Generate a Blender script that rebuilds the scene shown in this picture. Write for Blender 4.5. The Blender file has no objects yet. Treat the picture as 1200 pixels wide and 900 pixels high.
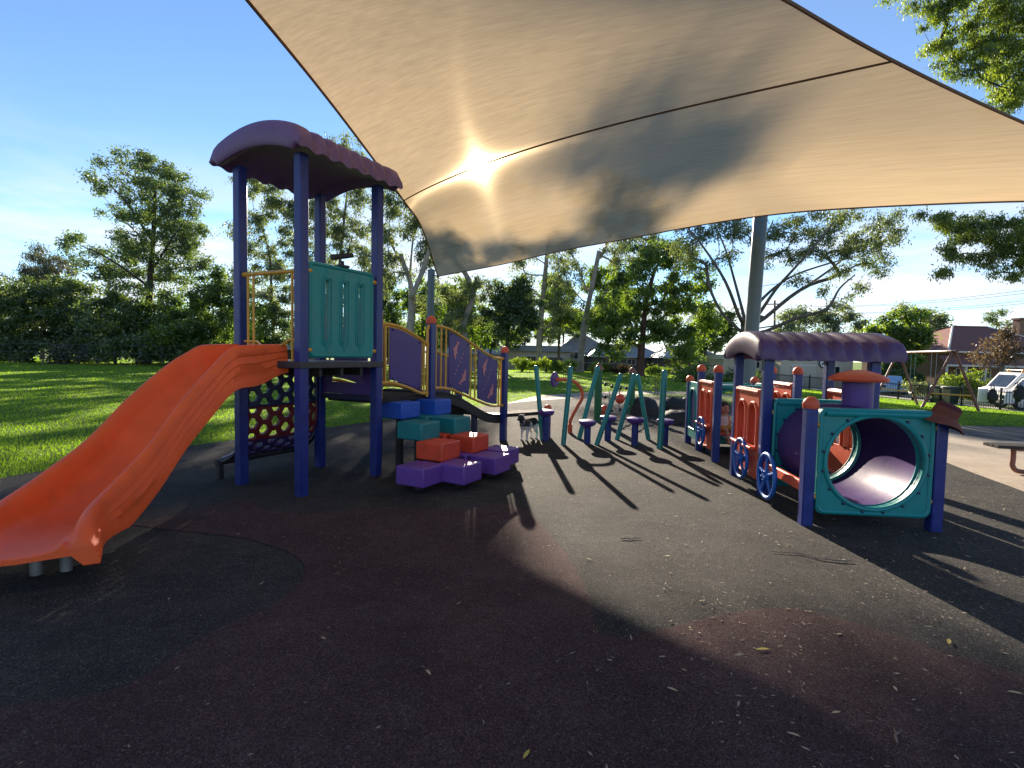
import bpy, bmesh, math, random
import numpy as np
from mathutils import Vector, Matrix
from mathutils.geometry import tessellate_polygon
SC = bpy.context.scene
COL = SC.collection
rad = math.radians
RND = random.Random(11)

# ------------------------------------------------------------------ camera
CAM_H, CAM_F, ROLL, HOR = 1.5, 630.0, rad(1.2), 415.0
_p = math.atan((450 - HOR) * math.cos(ROLL) / CAM_F)
VD = Vector((0, math.cos(_p), -math.sin(_p)))
_R0 = Vector((1, 0, 0)); _U0 = Vector((0, math.sin(_p), math.cos(_p)))
VR = math.cos(ROLL) * _R0 + math.sin(ROLL) * _U0
VU = -math.sin(ROLL) * _R0 + math.cos(ROLL) * _U0
CAM_P = Vector((0, 0, CAM_H))
cd = bpy.data.cameras.new('camera'); cam = bpy.data.objects.new('camera', cd); COL.objects.link(cam)
cd.sensor_width = 36; cd.lens = 36 * CAM_F / 1200; cd.clip_start = 0.05; cd.clip_end = 3000
cam.matrix_world = Matrix(((VR.x, VU.x, -VD.x, 0), (VR.y, VU.y, -VD.y, 0), (VR.z, VU.z, -VD.z, CAM_H), (0, 0, 0, 1)))
SC.camera = cam

def ray(px, py):
    return VD + (px - 600) / CAM_F * VR + (450 - py) / CAM_F * VU
def at(px, py, Y):                       # a surveyed point at depth Y
    d = ray(px, py); return CAM_P + d * (Y / d.y)
def ss(t):
    t = min(1, max(0, t)); return t * t * (3 - 2 * t)
def hgt(x, y):                           # the lawn falls away gently towards the street and the far houses
    a = ss((x - 8) / 22) * ss((y - 11) / 14)
    b = ss((y - 45) / 40) * ss((x + 22) / 15)
    return -1.0 * max(a, b)
def gr(px, py, z=0.0):                   # ray meets level z
    d = ray(px, py); return CAM_P + d * ((z - CAM_H) / d.z)
def gh(px, Y):                           # ground point in the direction px at depth Y
    d = ray(px, 420); x = d.x / d.y * Y; return Vector((x, Y, hgt(x, Y)))

# ------------------------------------------------------------------ sun, sky, exposure
SUN_EL, SUN_AZ = rad(18.75), rad(-3.85)
SUN_DIR = Vector((math.sin(SUN_AZ) * math.cos(SUN_EL), math.cos(SUN_AZ) * math.cos(SUN_EL), math.sin(SUN_EL)))
SUN_STRENGTH, SKY_STRENGTH, EXPOSURE = 3.6, 0.051, 2.14
sd = bpy.data.lights.new('sun', 'SUN'); sun = bpy.data.objects.new('sun', sd); COL.objects.link(sun)
sd.energy = SUN_STRENGTH; sd.angle = rad(0.53); sd.color = (1.0, 0.86, 0.68)
sun.rotation_euler = (-SUN_DIR).to_track_quat('-Z', 'Y').to_euler(); sun.location = (0, 0, 60)
W = bpy.data.worlds.new('World'); SC.world = W; W.use_nodes = True
def build_world():
    nt = W.node_tree; N = nt.nodes; L = nt.links
    for n in list(N): N.remove(n)
    out = N.new('ShaderNodeOutputWorld'); bg = N.new('ShaderNodeBackground'); bg.inputs[1].default_value = SKY_STRENGTH
    sky = N.new('ShaderNodeTexSky'); sky.sky_type = 'NISHITA'; sky.sun_disc = False
    sky.sun_elevation = SUN_EL; sky.sun_rotation = SUN_AZ; sky.altitude = 120; sky.air_density = 0.85; sky.dust_density = 0.0; sky.ozone_density = 3.5
    tc = N.new('ShaderNodeTexCoord'); sep = N.new('ShaderNodeSeparateXYZ'); L.new(tc.outputs['Generated'], sep.inputs[0])
    # thin layered cloud low over the horizon: flat-layer coordinates, noise, a height band
    za = N.new('ShaderNodeMath'); za.operation = 'ADD'; za.inputs[1].default_value = 0.06; L.new(sep.outputs[2], za.inputs[0])
    zm = N.new('ShaderNodeMath'); zm.operation = 'MAXIMUM'; zm.inputs[1].default_value = 0.03; L.new(za.outputs[0], zm.inputs[0])
    dx = N.new('ShaderNodeMath'); dx.operation = 'DIVIDE'; L.new(sep.outputs[0], dx.inputs[0]); L.new(zm.outputs[0], dx.inputs[1])
    dy = N.new('ShaderNodeMath'); dy.operation = 'DIVIDE'; L.new(sep.outputs[1], dy.inputs[0]); L.new(zm.outputs[0], dy.inputs[1])
    cb = N.new('ShaderNodeCombineXYZ'); L.new(dx.outputs[0], cb.inputs[0]); L.new(dy.outputs[0], cb.inputs[1])
    no = N.new('ShaderNodeTexNoise'); no.inputs['Scale'].default_value = 0.55; no.inputs['Detail'].default_value = 7; no.inputs['Roughness'].default_value = 0.56
    L.new(cb.outputs[0], no.inputs['Vector'])
    rp = N.new('ShaderNodeValToRGB'); rp.color_ramp.elements[0].position = 0.40; rp.color_ramp.elements[1].position = 0.58
    L.new(no.outputs[0], rp.inputs[0])
    bd = N.new('ShaderNodeMapRange'); bd.inputs[1].default_value = 0.15; bd.inputs[2].default_value = 0.34; bd.inputs[3].default_value = 1.0; bd.inputs[4].default_value = 0.06
    bd.interpolation_type = 'SMOOTHSTEP'; L.new(sep.outputs[2], bd.inputs[0])
    mpc = N.new('ShaderNodeMapping'); mpc.inputs['Location'].default_value = CLOUD_OFF; L.new(cb.outputs[0], mpc.inputs[0]); L.new(mpc.outputs[0], no.inputs['Vector'])
    mu = N.new('ShaderNodeMath'); mu.operation = 'MULTIPLY'; L.new(rp.outputs[0], mu.inputs[0]); L.new(bd.outputs[0], mu.inputs[1])
    m2 = N.new('ShaderNodeMath'); m2.operation = 'MULTIPLY'; m2.inputs[1].default_value = 0.8; L.new(mu.outputs[0], m2.inputs[0])
    mx = N.new('ShaderNodeMixRGB'); mx.inputs[2].default_value = CLOUD; L.new(m2.outputs[0], mx.inputs[0]); L.new(sky.outputs[0], mx.inputs[1])
    L.new(mx.outputs[0], bg.inputs[0]); L.new(bg.outputs[0], out.inputs[0])
CLOUD = (5.0, 4.9, 4.95, 1)
CLOUD_OFF = (3.1, 1.2, 0)
build_world()
SC.view_settings.view_transform = 'Standard'; SC.view_settings.look = 'None'
SC.view_settings.exposure = EXPOSURE; SC.view_settings.gamma = 1
SC.view_settings.use_curve_mapping = False
SC.cycles.max_bounces = 8; SC.cycles.transparent_max_bounces = 12
SC.cycles.use_denoising = True
SC.cycles.sample_clamp_indirect = 6

# ------------------------------------------------------------------ mesh helpers
class MB:
    def __init__(s): s.v = []; s.f = []
    def add(s, vs, fs):
        k = len(s.v); s.v.extend([tuple(v) for v in vs]); s.f.extend([tuple(i + k for i in f) for f in fs]); return s
    def obox(s, c, ax, h):               # centre, three unit axes, half sizes
        c = Vector(c); A = [Vector(a) for a in ax]; vs = []
        for i in (-1, 1):
            for j in (-1, 1):
                for k in (-1, 1): vs.append(c + A[0] * h[0] * i + A[1] * h[1] * j + A[2] * h[2] * k)
        fs = [(0, 1, 3, 2), (4, 6, 7, 5), (0, 4, 5, 1), (2, 3, 7, 6), (0, 2, 6, 4), (1, 5, 7, 3)]
        if A[0].cross(A[1]).dot(A[2]) < 0: fs = [f[::-1] for f in fs]
        return s.add(vs, fs)
    def box(s, x0, x1, y0, y1, z0, z1):
        return s.obox(((x0 + x1) / 2, (y0 + y1) / 2, (z0 + z1) / 2), ((1, 0, 0), (0, 1, 0), (0, 0, 1)), (abs(x1 - x0) / 2, abs(y1 - y0) / 2, abs(z1 - z0) / 2))
    def post(s, p, ux, w, d, z0, z1):    # upright rectangular post, ux = side direction
        ux = Vector(ux).normalized(); uy = Vector((-ux.y, ux.x, 0))
        return s.obox((p[0], p[1], (z0 + z1) / 2), (ux, uy, (0, 0, 1)), (w / 2, d / 2, (z1 - z0) / 2))
    def tube(s, pts, r, seg=8, closed=False, caps=True):
        P = [Vector(p) for p in pts]; n = len(P)
        rs = r if isinstance(r, (list, tuple)) else [r] * n
        vs = []; prev = None
        for i in range(n):
            if closed: t = P[(i + 1) % n] - P[i - 1]
            else: t = P[min(i + 1, n - 1)] - P[max(i - 1, 0)]
            if t.length < 1e-9: t = Vector((0, 0, 1))
            t.normalize()
            if prev is None:
                a = Vector((0, 0, 1)) if abs(t.z) < 0.9 else Vector((1, 0, 0))
                nrm = t.cross(a).normalized()
            else:
                nrm = prev - t * prev.dot(t)
                if nrm.length < 1e-6: nrm = t.orthogonal()
                nrm.normalize()
            prev = nrm; b = t.cross(nrm)
            for k in range(seg):
                a = 2 * math.pi * k / seg
                vs.append(P[i] + (nrm * math.cos(a) + b * math.sin(a)) * rs[i])
        fs = []
        for i in range(n if closed else n - 1):
            j = (i + 1) % n
            for k in range(seg):
                l = (k + 1) % seg
                fs.append((i * seg + k, i * seg + l, j * seg + l, j * seg + k))
        if caps and not closed:
            fs.append(tuple(range(seg))[::-1]); fs.append(tuple((n - 1) * seg + k for k in range(seg)))
        return s.add(vs, fs)
    def lathe(s, prof, c=(0, 0, 0), ax=None, seg=20):   # prof [(r, h)], ax = (X, Y, Zaxis)
        A = [Vector(a) for a in (ax or ((1, 0, 0), (0, 1, 0), (0, 0, 1)))]; c = Vector(c); vs = []
        for r, h in prof:
            for k in range(seg):
                a = 2 * math.pi * k / seg
                vs.append(c + (A[0] * math.cos(a) + A[1] * math.sin(a)) * max(r, 1e-4) + A[2] * h)
        fs = []
        for i in range(len(prof) - 1):
            for k in range(seg):
                l = (k + 1) % seg
                fs.append((i * seg + k, i * seg + l, (i + 1) * seg + l, (i + 1) * seg + k))
        fs.append(tuple(range(seg))[::-1]); fs.append(tuple((len(prof) - 1) * seg + k for k in range(seg)))
        return s.add(vs, fs)
    def ball(s, c, r, seg=12, ax=None, sq=(1, 1, 1)):
        n = max(5, seg // 2); A = [Vector(a) * q for a, q in zip(ax or ((1, 0, 0), (0, 1, 0), (0, 0, 1)), sq)]
        return s.lathe([(r * math.sin(math.pi * i / n), -r * math.cos(math.pi * i / n)) for i in range(n + 1)], c, A, seg)
    def plate(s, outer, holes, org, ux, uy, th):          # flat plate with holes, extruded th along ux x uy
        org = Vector(org); ux = Vector(ux); uy = Vector(uy); nz = ux.cross(uy).normalized()
        loops = [list(outer)] + [list(h) for h in holes]
        tris = tessellate_polygon([[Vector((a, b, 0)) for a, b in l] for l in loops])
        flat = [p for l in loops for p in l]; m = len(flat)
        vs = [org + ux * a + uy * b for a, b in flat] + [org + ux * a + uy * b + nz * th for a, b in flat]
        fs = []
        for t in tris:
            a, b, c = [flat[i] for i in t]
            if (b[0] - a[0]) * (c[1] - a[1]) - (b[1] - a[1]) * (c[0] - a[0]) < 0: t = (t[0], t[2], t[1])
            fs.append((t[2], t[1], t[0])); fs.append(tuple(i + m for i in t))
        k = 0
        for li, l in enumerate(loops):
            n = len(l); area = sum(l[i][0] * l[(i + 1) % n][1] - l[(i + 1) % n][0] * l[i][1] for i in range(n))
            for i in range(n):
                a, b = k + i, k + (i + 1) % n
                q = (a, b, b + m, a + m)
                if (area > 0) != (li == 0): q = q[::-1]
                fs.append(q)
            k += n
        return s.add(vs, fs)

WM = {}                                                   # world matrix of each parent
def tag(o, label=None, cat=None, group=None, kind=None):
    if label: o['label'] = label
    if cat: o['category'] = cat
    if group: o['group'] = group
    if kind: o['kind'] = kind
    return o
def thing(name, label, cat, loc=(0, 0, 0), rz=0.0, group=None):
    o = bpy.data.objects.new(name, None); COL.objects.link(o); o.empty_display_size = 0.2
    o.location = loc; o.rotation_euler = (0, 0, rz)
    WM[o.name] = Matrix.Translation(Vector(loc)) @ Matrix.Rotation(rz, 4, 'Z')
    return tag(o, label, cat, group)
def obj(name, mb, mat, parent=None, bevel=0.0, seg=2, smooth=40, local=False, recalc=False):
    """one mesh object; vertices are given in world space unless local"""
    me = bpy.data.meshes.new(name)
    V = np.array(mb.v, dtype=np.float64).reshape(-1, 3)
    M = WM.get(parent.name) if parent is not None else None
    if M is not None and not local:
        Mi = np.array(M.inverted()); V = V @ Mi[:3, :3].T + Mi[:3, 3]
    org = None
    if parent is None and not local and len(V):           # a lone mesh gets its origin at its base
        org = np.array([(V[:, 0].min() + V[:, 0].max()) / 2, (V[:, 1].min() + V[:, 1].max()) / 2, V[:, 2].min()]); V = V - org
    me.from_pydata([tuple(v) for v in V], [], mb.f)
    if recalc:
        bm = bmesh.new(); bm.from_mesh(me); bmesh.ops.remove_doubles(bm, verts=bm.verts, dist=1e-5)
        bmesh.ops.recalc_face_normals(bm, faces=bm.faces); bm.to_mesh(me); bm.free()
    if mat: me.materials.append(mat)
    if smooth:
        me.polygons.foreach_set('use_smooth', [True] * len(me.polygons)); me.set_sharp_from_angle(angle=rad(smooth))
    o = bpy.data.objects.new(name, me); COL.objects.link(o)
    if org is not None: o.location = org
    if parent is not None:
        o.parent = parent
        if M is not None: WM[o.name] = M
    if bevel:
        b = o.modifiers.new('bevel', 'BEVEL'); b.width = bevel; b.segments = seg; b.limit_method = 'ANGLE'; b.angle_limit = rad(35); b.harden_normals = False
    return o
def dup(o, parent=None, **kw):
    c = o.copy(); COL.objects.link(c)
    if parent is not None: c.parent = parent
    for ch in list(o.children): dup(ch, c)
    for k, v in kw.items():
        if k == 'loc': c.location = v
        elif k == 'rz': c.rotation_euler = (0, 0, v)
        else: c[k] = v
    return c
def bez(a, b, c, d, n):
    a, b, c, d = map(Vector, (a, b, c, d)); out = []
    for i in range(n + 1):
        t = i / n; u = 1 - t; out.append(a * u ** 3 + b * 3 * u * u * t + c * 3 * u * t * t + d * t ** 3)
    return out
def smooth_path(pts, sub=6):                              # Catmull-Rom
    P = [Vector(p) for p in pts]; P = [P[0] * 2 - P[1]] + P + [P[-1] * 2 - P[-2]]; out = []
    for i in range(1, len(P) - 2):
        for k in range(sub):
            t = k / sub; a, b, c, d = P[i - 1], P[i], P[i + 1], P[i + 2]
            out.append(0.5 * ((2 * b) + (c - a) * t + (2 * a - 5 * b + 4 * c - d) * t * t + (3 * b - a - 3 * c + d) * t ** 3))
    out.append(P[-2]); return out
def circ(cx, cy, r, n=32, r2=None):
    return [(cx + r * math.cos(2 * math.pi * i / n), cy + (r2 or r) * math.sin(2 * math.pi * i / n)) for i in range(n)]
def rrect(x0, x1, y0, y1, r, n=5):
    out = []
    for cx, cy, a0 in ((x1 - r, y0 + r, -90), (x1 - r, y1 - r, 0), (x0 + r, y1 - r, 90), (x0 + r, y0 + r, 180)):
        for i in range(n + 1):
            a = rad(a0 + 90 * i / n); out.append((cx + r * math.cos(a), cy + r * math.sin(a)))
    return out
def arch(x0, x1, y0, y1, n=8):                            # slot with a round head, flat foot
    r = (x1 - x0) / 2; c = (x0 + x1) / 2; out = [(x0, y0), (x1, y0)]
    return out + [(c + r * math.cos(math.pi * i / n), y1 - r + r * math.sin(math.pi * i / n)) for i in range(n + 1)]

# ------------------------------------------------------------------ materials
def nodes(m):
    m.use_nodes = True; nt = m.node_tree
    for n in list(nt.nodes): nt.nodes.remove(n)
    return nt, nt.nodes, nt.links
def mat(name, col, rough=0.5, var=0.12, scale=6.0, bump=0.0, bscale=60.0, metal=0.0, spec=0.5, dirt=0.0, coat=0.0):
    """plain procedural material: base colour broken up by two noises, a little wear, fine relief"""
    m = bpy.data.materials.new(name); nt, N, L = nodes(m)
    o = N.new('ShaderNodeOutputMaterial'); b = N.new('ShaderNodeBsdfPrincipled'); L.new(b.outputs[0], o.inputs[0])
    tc = N.new('ShaderNodeTexCoord')
    n1 = N.new('ShaderNodeTexNoise'); n1.inputs['Scale'].default_value = scale; n1.inputs['Detail'].default_value = 6; n1.inputs['Roughness'].default_value = 0.6
    L.new(tc.outputs['Object'], n1.inputs['Vector'])
    mr = N.new('ShaderNodeMapRange'); mr.inputs[1].default_value = 0.3; mr.inputs[2].default_value = 0.7; mr.inputs[3].default_value = 1 - var; mr.inputs[4].default_value = 1 + var
    L.new(n1.outputs[0], mr.inputs[0])
    mx = N.new('ShaderNodeMixRGB'); mx.blend_type = 'MULTIPLY'; mx.inputs[0].default_value = 1; mx.inputs[1].default_value = (*col, 1)
    L.new(mr.outputs[0], mx.inputs[2]); c = mx.outputs[0]
    if dirt:
        n2 = N.new('ShaderNodeTexNoise'); n2.inputs['Scale'].default_value = scale * 2.3; n2.inputs['Detail'].default_value = 8; n2.inputs['Roughness'].default_value = 0.7
        L.new(tc.outputs['Object'], n2.inputs['Vector'])
        r2 = N.new('ShaderNodeMapRange'); r2.inputs[1].default_value = 0.52; r2.inputs[2].default_value = 0.75; r2.inputs[4].default_value = dirt
        L.new(n2.outputs[0], r2.inputs[0])
        m2 = N.new('ShaderNodeMixRGB'); L.new(r2.outputs[0], m2.inputs[0]); L.new(c, m2.inputs[1]); m2.inputs[2].default_value = (0.16, 0.14, 0.12, 1); c = m2.outputs[0]
    L.new(c, b.inputs['Base Color'])
    rr = N.new('ShaderNodeMapRange'); rr.inputs[1].default_value = 0.3; rr.inputs[2].default_value = 0.7; rr.inputs[3].default_value = max(0.05, rough - 0.08); rr.inputs[4].default_value = min(1, rough + 0.08)
    L.new(n1.outputs[0], rr.inputs[0]); L.new(rr.outputs[0], b.inputs['Roughness'])
    b.inputs['Metallic'].default_value = metal; b.inputs['Specular IOR Level'].default_value = spec
    if coat: b.inputs['Coat Weight'].default_value = coat; b.inputs['Coat Roughness'].default_value = 0.25
    if bump:
        n3 = N.new('ShaderNodeTexNoise'); n3.inputs['Scale'].default_value = bscale; n3.inputs['Detail'].default_value = 4
        L.new(tc.outputs['Object'], n3.inputs['Vector'])
        bp = N.new('ShaderNodeBump'); bp.inputs['Strength'].default_value = bump; bp.inputs['Distance'].default_value = 0.01
        L.new(n3.outputs[0], bp.inputs['Height']); L.new(bp.outputs[0], b.inputs['Normal'])
    return m
def leaf_mat(name, dark, light, trans=0.45, gloss=0.06):
    m = bpy.data.materials.new(name); nt, N, L = nodes(m)
    o = N.new('ShaderNodeOutputMaterial'); at_ = N.new('ShaderNodeAttribute'); at_.attribute_name = 'tint'
    mx = N.new('ShaderNodeMixRGB'); mx.inputs[1].default_value = (*dark, 1); mx.inputs[2].default_value = (*light, 1); L.new(at_.outputs['Fac'], mx.inputs[0])
    d = N.new('ShaderNodeBsdfDiffuse'); t = N.new('ShaderNodeBsdfTranslucent'); g = N.new('ShaderNodeBsdfGlossy'); g.inputs['Roughness'].default_value = 0.45; g.inputs[0].default_value = (0.8, 0.85, 0.9, 1)
    L.new(mx.outputs[0], d.inputs[0])
    br = N.new('ShaderNodeMixRGB'); br.blend_type = 'MULTIPLY'; br.inputs[0].default_value = 1; br.inputs[2].default_value = (1.55, 1.6, 0.75, 1); L.new(mx.outputs[0], br.inputs[1]); L.new(br.outputs[0], t.inputs[0])
    a = N.new('ShaderNodeMixShader'); a.inputs[0].default_value = trans; L.new(d.outputs[0], a.inputs[1]); L.new(t.outputs[0], a.inputs[2])
    b = N.new('ShaderNodeMixShader'); b.inputs[0].default_value = gloss; L.new(a.outputs[0], b.inputs[1]); L.new(g.outputs[0], b.inputs[2])
    L.new(b.outputs[0], o.inputs[0]); return m

M_ = {}
M_['orange'] = mat('orange_plastic', (0.90, 0.125, 0.030), 0.5, 0.12, 3.0, 0.05, 200, dirt=0.14, spec=0.3)
M_['post'] = mat('blue_post_paint', (0.014, 0.028, 0.175), 0.36, 0.16, 9, 0.03, 150, dirt=0.10)
M_['roofpurple'] = mat('purple_roof_plastic', (0.165, 0.088, 0.215), 0.50, 0.14, 4, 0.06, 120, dirt=0.22)
M_['trainroof'] = mat('dark_purple_roof_plastic', (0.088, 0.040, 0.115), 0.42, 0.14, 4, 0.06, 120, dirt=0.2)
M_['teal'] = mat('teal_plastic', (0.005, 0.23, 0.225), 0.42, 0.10, 4, 0.05, 150, dirt=0.10)
M_['tealpole'] = mat('teal_pole_paint', (0.004, 0.20, 0.19), 0.32, 0.10, 6, dirt=0.08)
M_['green'] = mat('green_pole_paint', (0.004, 0.10, 0.035), 0.4, 0.10, 6, dirt=0.08)
M_['yellow'] = mat('yellow_rail_paint', (0.62, 0.32, 0.035), 0.38, 0.10, 8, dirt=0.12)
M_['purple'] = mat('purple_plastic', (0.085, 0.035, 0.21), 0.40, 0.10, 5, 0.05, 150, dirt=0.10)
M_['panelpurple'] = mat('purple_panel', (0.06, 0.032, 0.19), 0.45, 0.08, 5, dirt=0.08)
M_['pink'] = mat('pink_inlay', (0.55, 0.20, 0.22), 0.5, 0.08, 9)
M_['tube'] = mat('purple_tube_plastic', (0.060, 0.030, 0.135), 0.46, 0.14, 4, 0.08, 40, dirt=0.06, spec=0.07)
M_['red'] = mat('red_orange_plastic', (0.56, 0.078, 0.030), 0.42, 0.12, 5, 0.05, 150, dirt=0.14)
M_['redblock'] = mat('red_block_plastic', (0.64, 0.062, 0.022), 0.45, 0.12, 6, 0.05, 120, dirt=0.12)
M_['tealblock'] = mat('teal_block_plastic', (0.005, 0.18, 0.19), 0.45, 0.12, 6, 0.05, 120, dirt=0.12)
M_['blueblock'] = mat('blue_block_plastic', (0.012, 0.085, 0.46), 0.45, 0.12, 6, 0.05, 120, dirt=0.12)
M_['purpleblock'] = mat('purple_block_plastic', (0.14, 0.052, 0.29), 0.45, 0.12, 6, 0.05, 120, dirt=0.14)
M_['cap'] = mat('orange_post_cap', (0.60, 0.085, 0.03), 0.45, 0.1, 8)
M_['wheel'] = mat('blue_wheel_plastic', (0.010, 0.10, 0.40), 0.35, 0.1, 8, dirt=0.1)
M_['black'] = mat('black_rubber', (0.016, 0.016, 0.018), 0.55, 0.15, 10, 0.15, 150)
M_['deck'] = mat('coated_deck', (0.035, 0.033, 0.038), 0.5, 0.2, 10, 0.1, 150, dirt=0.25)
M_['plank'] = mat('worn_plank_coating', (0.040, 0.036, 0.034), 0.9, 0.25, 10, 0.2, 120, dirt=0.3, spec=0.15)
M_['darkpurple'] = mat('dark_purple_coating', (0.045, 0.025, 0.11), 0.36, 0.12, 10, dirt=0.1)
M_['hexred'] = mat('dark_red_coating', (0.15, 0.016, 0.018), 0.42, 0.12, 10, dirt=0.1)
M_['navy'] = mat('navy_coating', (0.010, 0.014, 0.055), 0.4, 0.12, 10)
M_['pole'] = mat('grey_sail_pole_paint', (0.075, 0.115, 0.125), 0.35, 0.1, 3, dirt=0.12)
M_['galv'] = mat('grey_metal', (0.30, 0.31, 0.32), 0.4, 0.15, 10, metal=0.7)
M_['rust'] = mat('brown_swing_paint', (0.20, 0.075, 0.05), 0.5, 0.2, 10, dirt=0.2)
M_['rope'] = mat('grey_rope', (0.20, 0.20, 0.20), 0.8, 0.2, 60, 0.4, 300)
M_['white'] = mat('white_vehicle_paint', (0.74, 0.74, 0.72), 0.3, 0.03, 4, coat=0.4)
M_['glass'] = mat('dark_glass', (0.02, 0.025, 0.03), 0.08, 0.05, 4, spec=0.8)
# ================================================================== GROUND
def ground_mat(name, kind):
    m = bpy.data.materials.new(name); nt, N, L = nodes(m)
    o = N.new('ShaderNodeOutputMaterial'); b = N.new('ShaderNodeBsdfPrincipled'); L.new(b.outputs[0], o.inputs[0])
    ge = N.new('ShaderNodeNewGeometry')
    def noise(sc, det=6, ro=0.6, dist=0.0):
        n = N.new('ShaderNodeTexNoise'); n.inputs['Scale'].default_value = sc; n.inputs['Detail'].default_value = det; n.inputs['Roughness'].default_value = ro; n.inputs['Distortion'].default_value = dist
        L.new(ge.outputs['Position'], n.inputs['Vector']); return n.outputs[0]
    def ramp(f, a, c, lo=0.0, hi=1.0):
        r = N.new('ShaderNodeMapRange'); r.inputs[1].default_value = a; r.inputs[2].default_value = c; r.inputs[3].default_value = lo; r.inputs[4].default_value = hi; L.new(f, r.inputs[0]); return r.outputs[0]
    def mix(f, a, c):
        x = N.new('ShaderNodeMixRGB'); L.new(f, x.inputs[0])
        for i, q in ((1, a), (2, c)):
            if isinstance(q, tuple): x.inputs[i].default_value = (*q, 1)
            else: L.new(q, x.inputs[i])
        return x.outputs[0]
    def bump(f, st, di, prev=None):
        q = N.new('ShaderNodeBump'); q.inputs['Strength'].default_value = st; q.inputs['Distance'].default_value = di; L.new(f, q.inputs['Height'])
        if prev: L.new(prev, q.inputs['Normal'])
        return q.outputs[0]
    vor = N.new('ShaderNodeTexVoronoi'); vor.inputs['Scale'].default_value = 185; L.new(ge.outputs['Position'], vor.inputs['Vector'])
    if kind in ('black', 'maroon'):
        a, c, s = ((0.0235, 0.023, 0.024), (0.053, 0.050, 0.046), (0.17, 0.155, 0.135)) if kind == 'black' else ((0.046, 0.0255, 0.0265), (0.078, 0.045, 0.045), (0.17, 0.12, 0.11))
        col = mix(ramp(noise(1.3, 8, 0.65), 0.35, 0.68), a, c)
        col = mix(ramp(noise(9, 8, 0.72), 0.50, 0.78, 0, 0.45), col, (0.095, 0.085, 0.075))          # trodden-in dust
        g = N.new('ShaderNodeMixRGB'); g.blend_type = 'MULTIPLY'; g.inputs[0].default_value = 1; L.new(col, g.inputs[1])
        hs = N.new('ShaderNodeSeparateColor'); L.new(vor.outputs['Color'], hs.inputs[0])
        gm = N.new('ShaderNodeCombineColor'); rr = ramp(hs.outputs[0], 0, 1, 0.38, 1.7)
        for i in range(3): L.new(rr, gm.inputs[i])
        L.new(gm.outputs[0], g.inputs[2]); col = g.outputs[0]
        col = mix(ramp(hs.outputs[1], 0.965, 0.985), col, s)                                          # pale granules
        col = mix(ramp(noise(0.45, 4), 0.56, 0.74, 0, 0.35), col, (0.11, 0.095, 0.075))
        L.new(bump(vor.outputs['Distance'], 0.8, 0.008, bump(noise(3.0, 6), 0.35, 0.03)), b.inputs['Normal'])
        b.inputs['Roughness'].default_value = 0.92; b.inputs['Specular IOR Level'].default_value = 0.14
    elif kind == 'beige':
        col = mix(ramp(noise(1.1, 8, 0.6), 0.3, 0.7), (0.28, 0.23, 0.17), (0.42, 0.35, 0.27))
        col = mix(ramp(noise(16, 8, 0.75), 0.5, 0.72, 0, 0.6), col, (0.14, 0.11, 0.085))
        L.new(bump(noise(120, 5), 0.4, 0.005), b.inputs['Normal']); b.inputs['Roughness'].default_value = 0.85; b.inputs['Specular IOR Level'].default_value = 0.25
    elif kind == 'asphalt':
        col = mix(ramp(noise(2.0, 8, 0.6), 0.3, 0.7), (0.045, 0.045, 0.048), (0.085, 0.083, 0.082))
        L.new(bump(vor.outputs['Distance'], 0.5, 0.006), b.inputs['Normal']); b.inputs['Roughness'].default_value = 0.85; b.inputs['Specular IOR Level'].default_value = 0.25
    elif kind == 'concrete':
        col = mix(ramp(noise(1.0, 8, 0.6), 0.3, 0.7), (0.30, 0.28, 0.26), (0.44, 0.42, 0.39))
        b.inputs['Roughness'].default_value = 0.85; b.inputs['Specular IOR Level'].default_value = 0.25
    elif kind == 'lawn':
        col = mix(ramp(noise(0.35, 6, 0.6), 0.3, 0.7), (0.075, 0.155, 0.016), (0.145, 0.245, 0.026))
        col = mix(ramp(noise(2.2, 8, 0.7), 0.45, 0.75, 0, 0.6), col, (0.15, 0.22, 0.035))
        col = mix(ramp(noise(28, 6, 0.7), 0.45, 0.75, 0, 0.5), col, (0.045, 0.08, 0.014))
        L.new(bump(noise(40, 6, 0.8), 1.0, 0.05, bump(noise(6, 6, 0.8), 0.8, 0.12)), b.inputs['Normal']); b.inputs['Roughness'].default_value = 0.9; b.inputs['Specular IOR Level'].default_value = 0.15
    L.new(col, b.inputs['Base Color']); return m

def sheet(name, poly, z, m, kind='structure', res=None):
    """flat sheet with an outline; laid over the gently falling ground when it has inner vertices"""
    mb = MB(); tr = tessellate_polygon([[Vector((p[0], p[1], 0)) for p in poly]])
    mb.add([(p[0], p[1], z + hgt(p[0], p[1])) for p in poly], [t if (Vector(poly[t[1]]) - Vector(poly[t[0]])).cross(Vector(poly[t[2]]) - Vector(poly[t[0]])) > 0 else t[::-1] for t in tr])
    return tag(obj(name, mb, m, smooth=0), kind=kind)
def px(*pts): return [tuple(gr(a, b).xy) for a, b in pts]
def soft(pts, n=5): return [tuple(p.xy) for p in smooth_path([(a, b, 0) for a, b in pts], n)]

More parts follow.
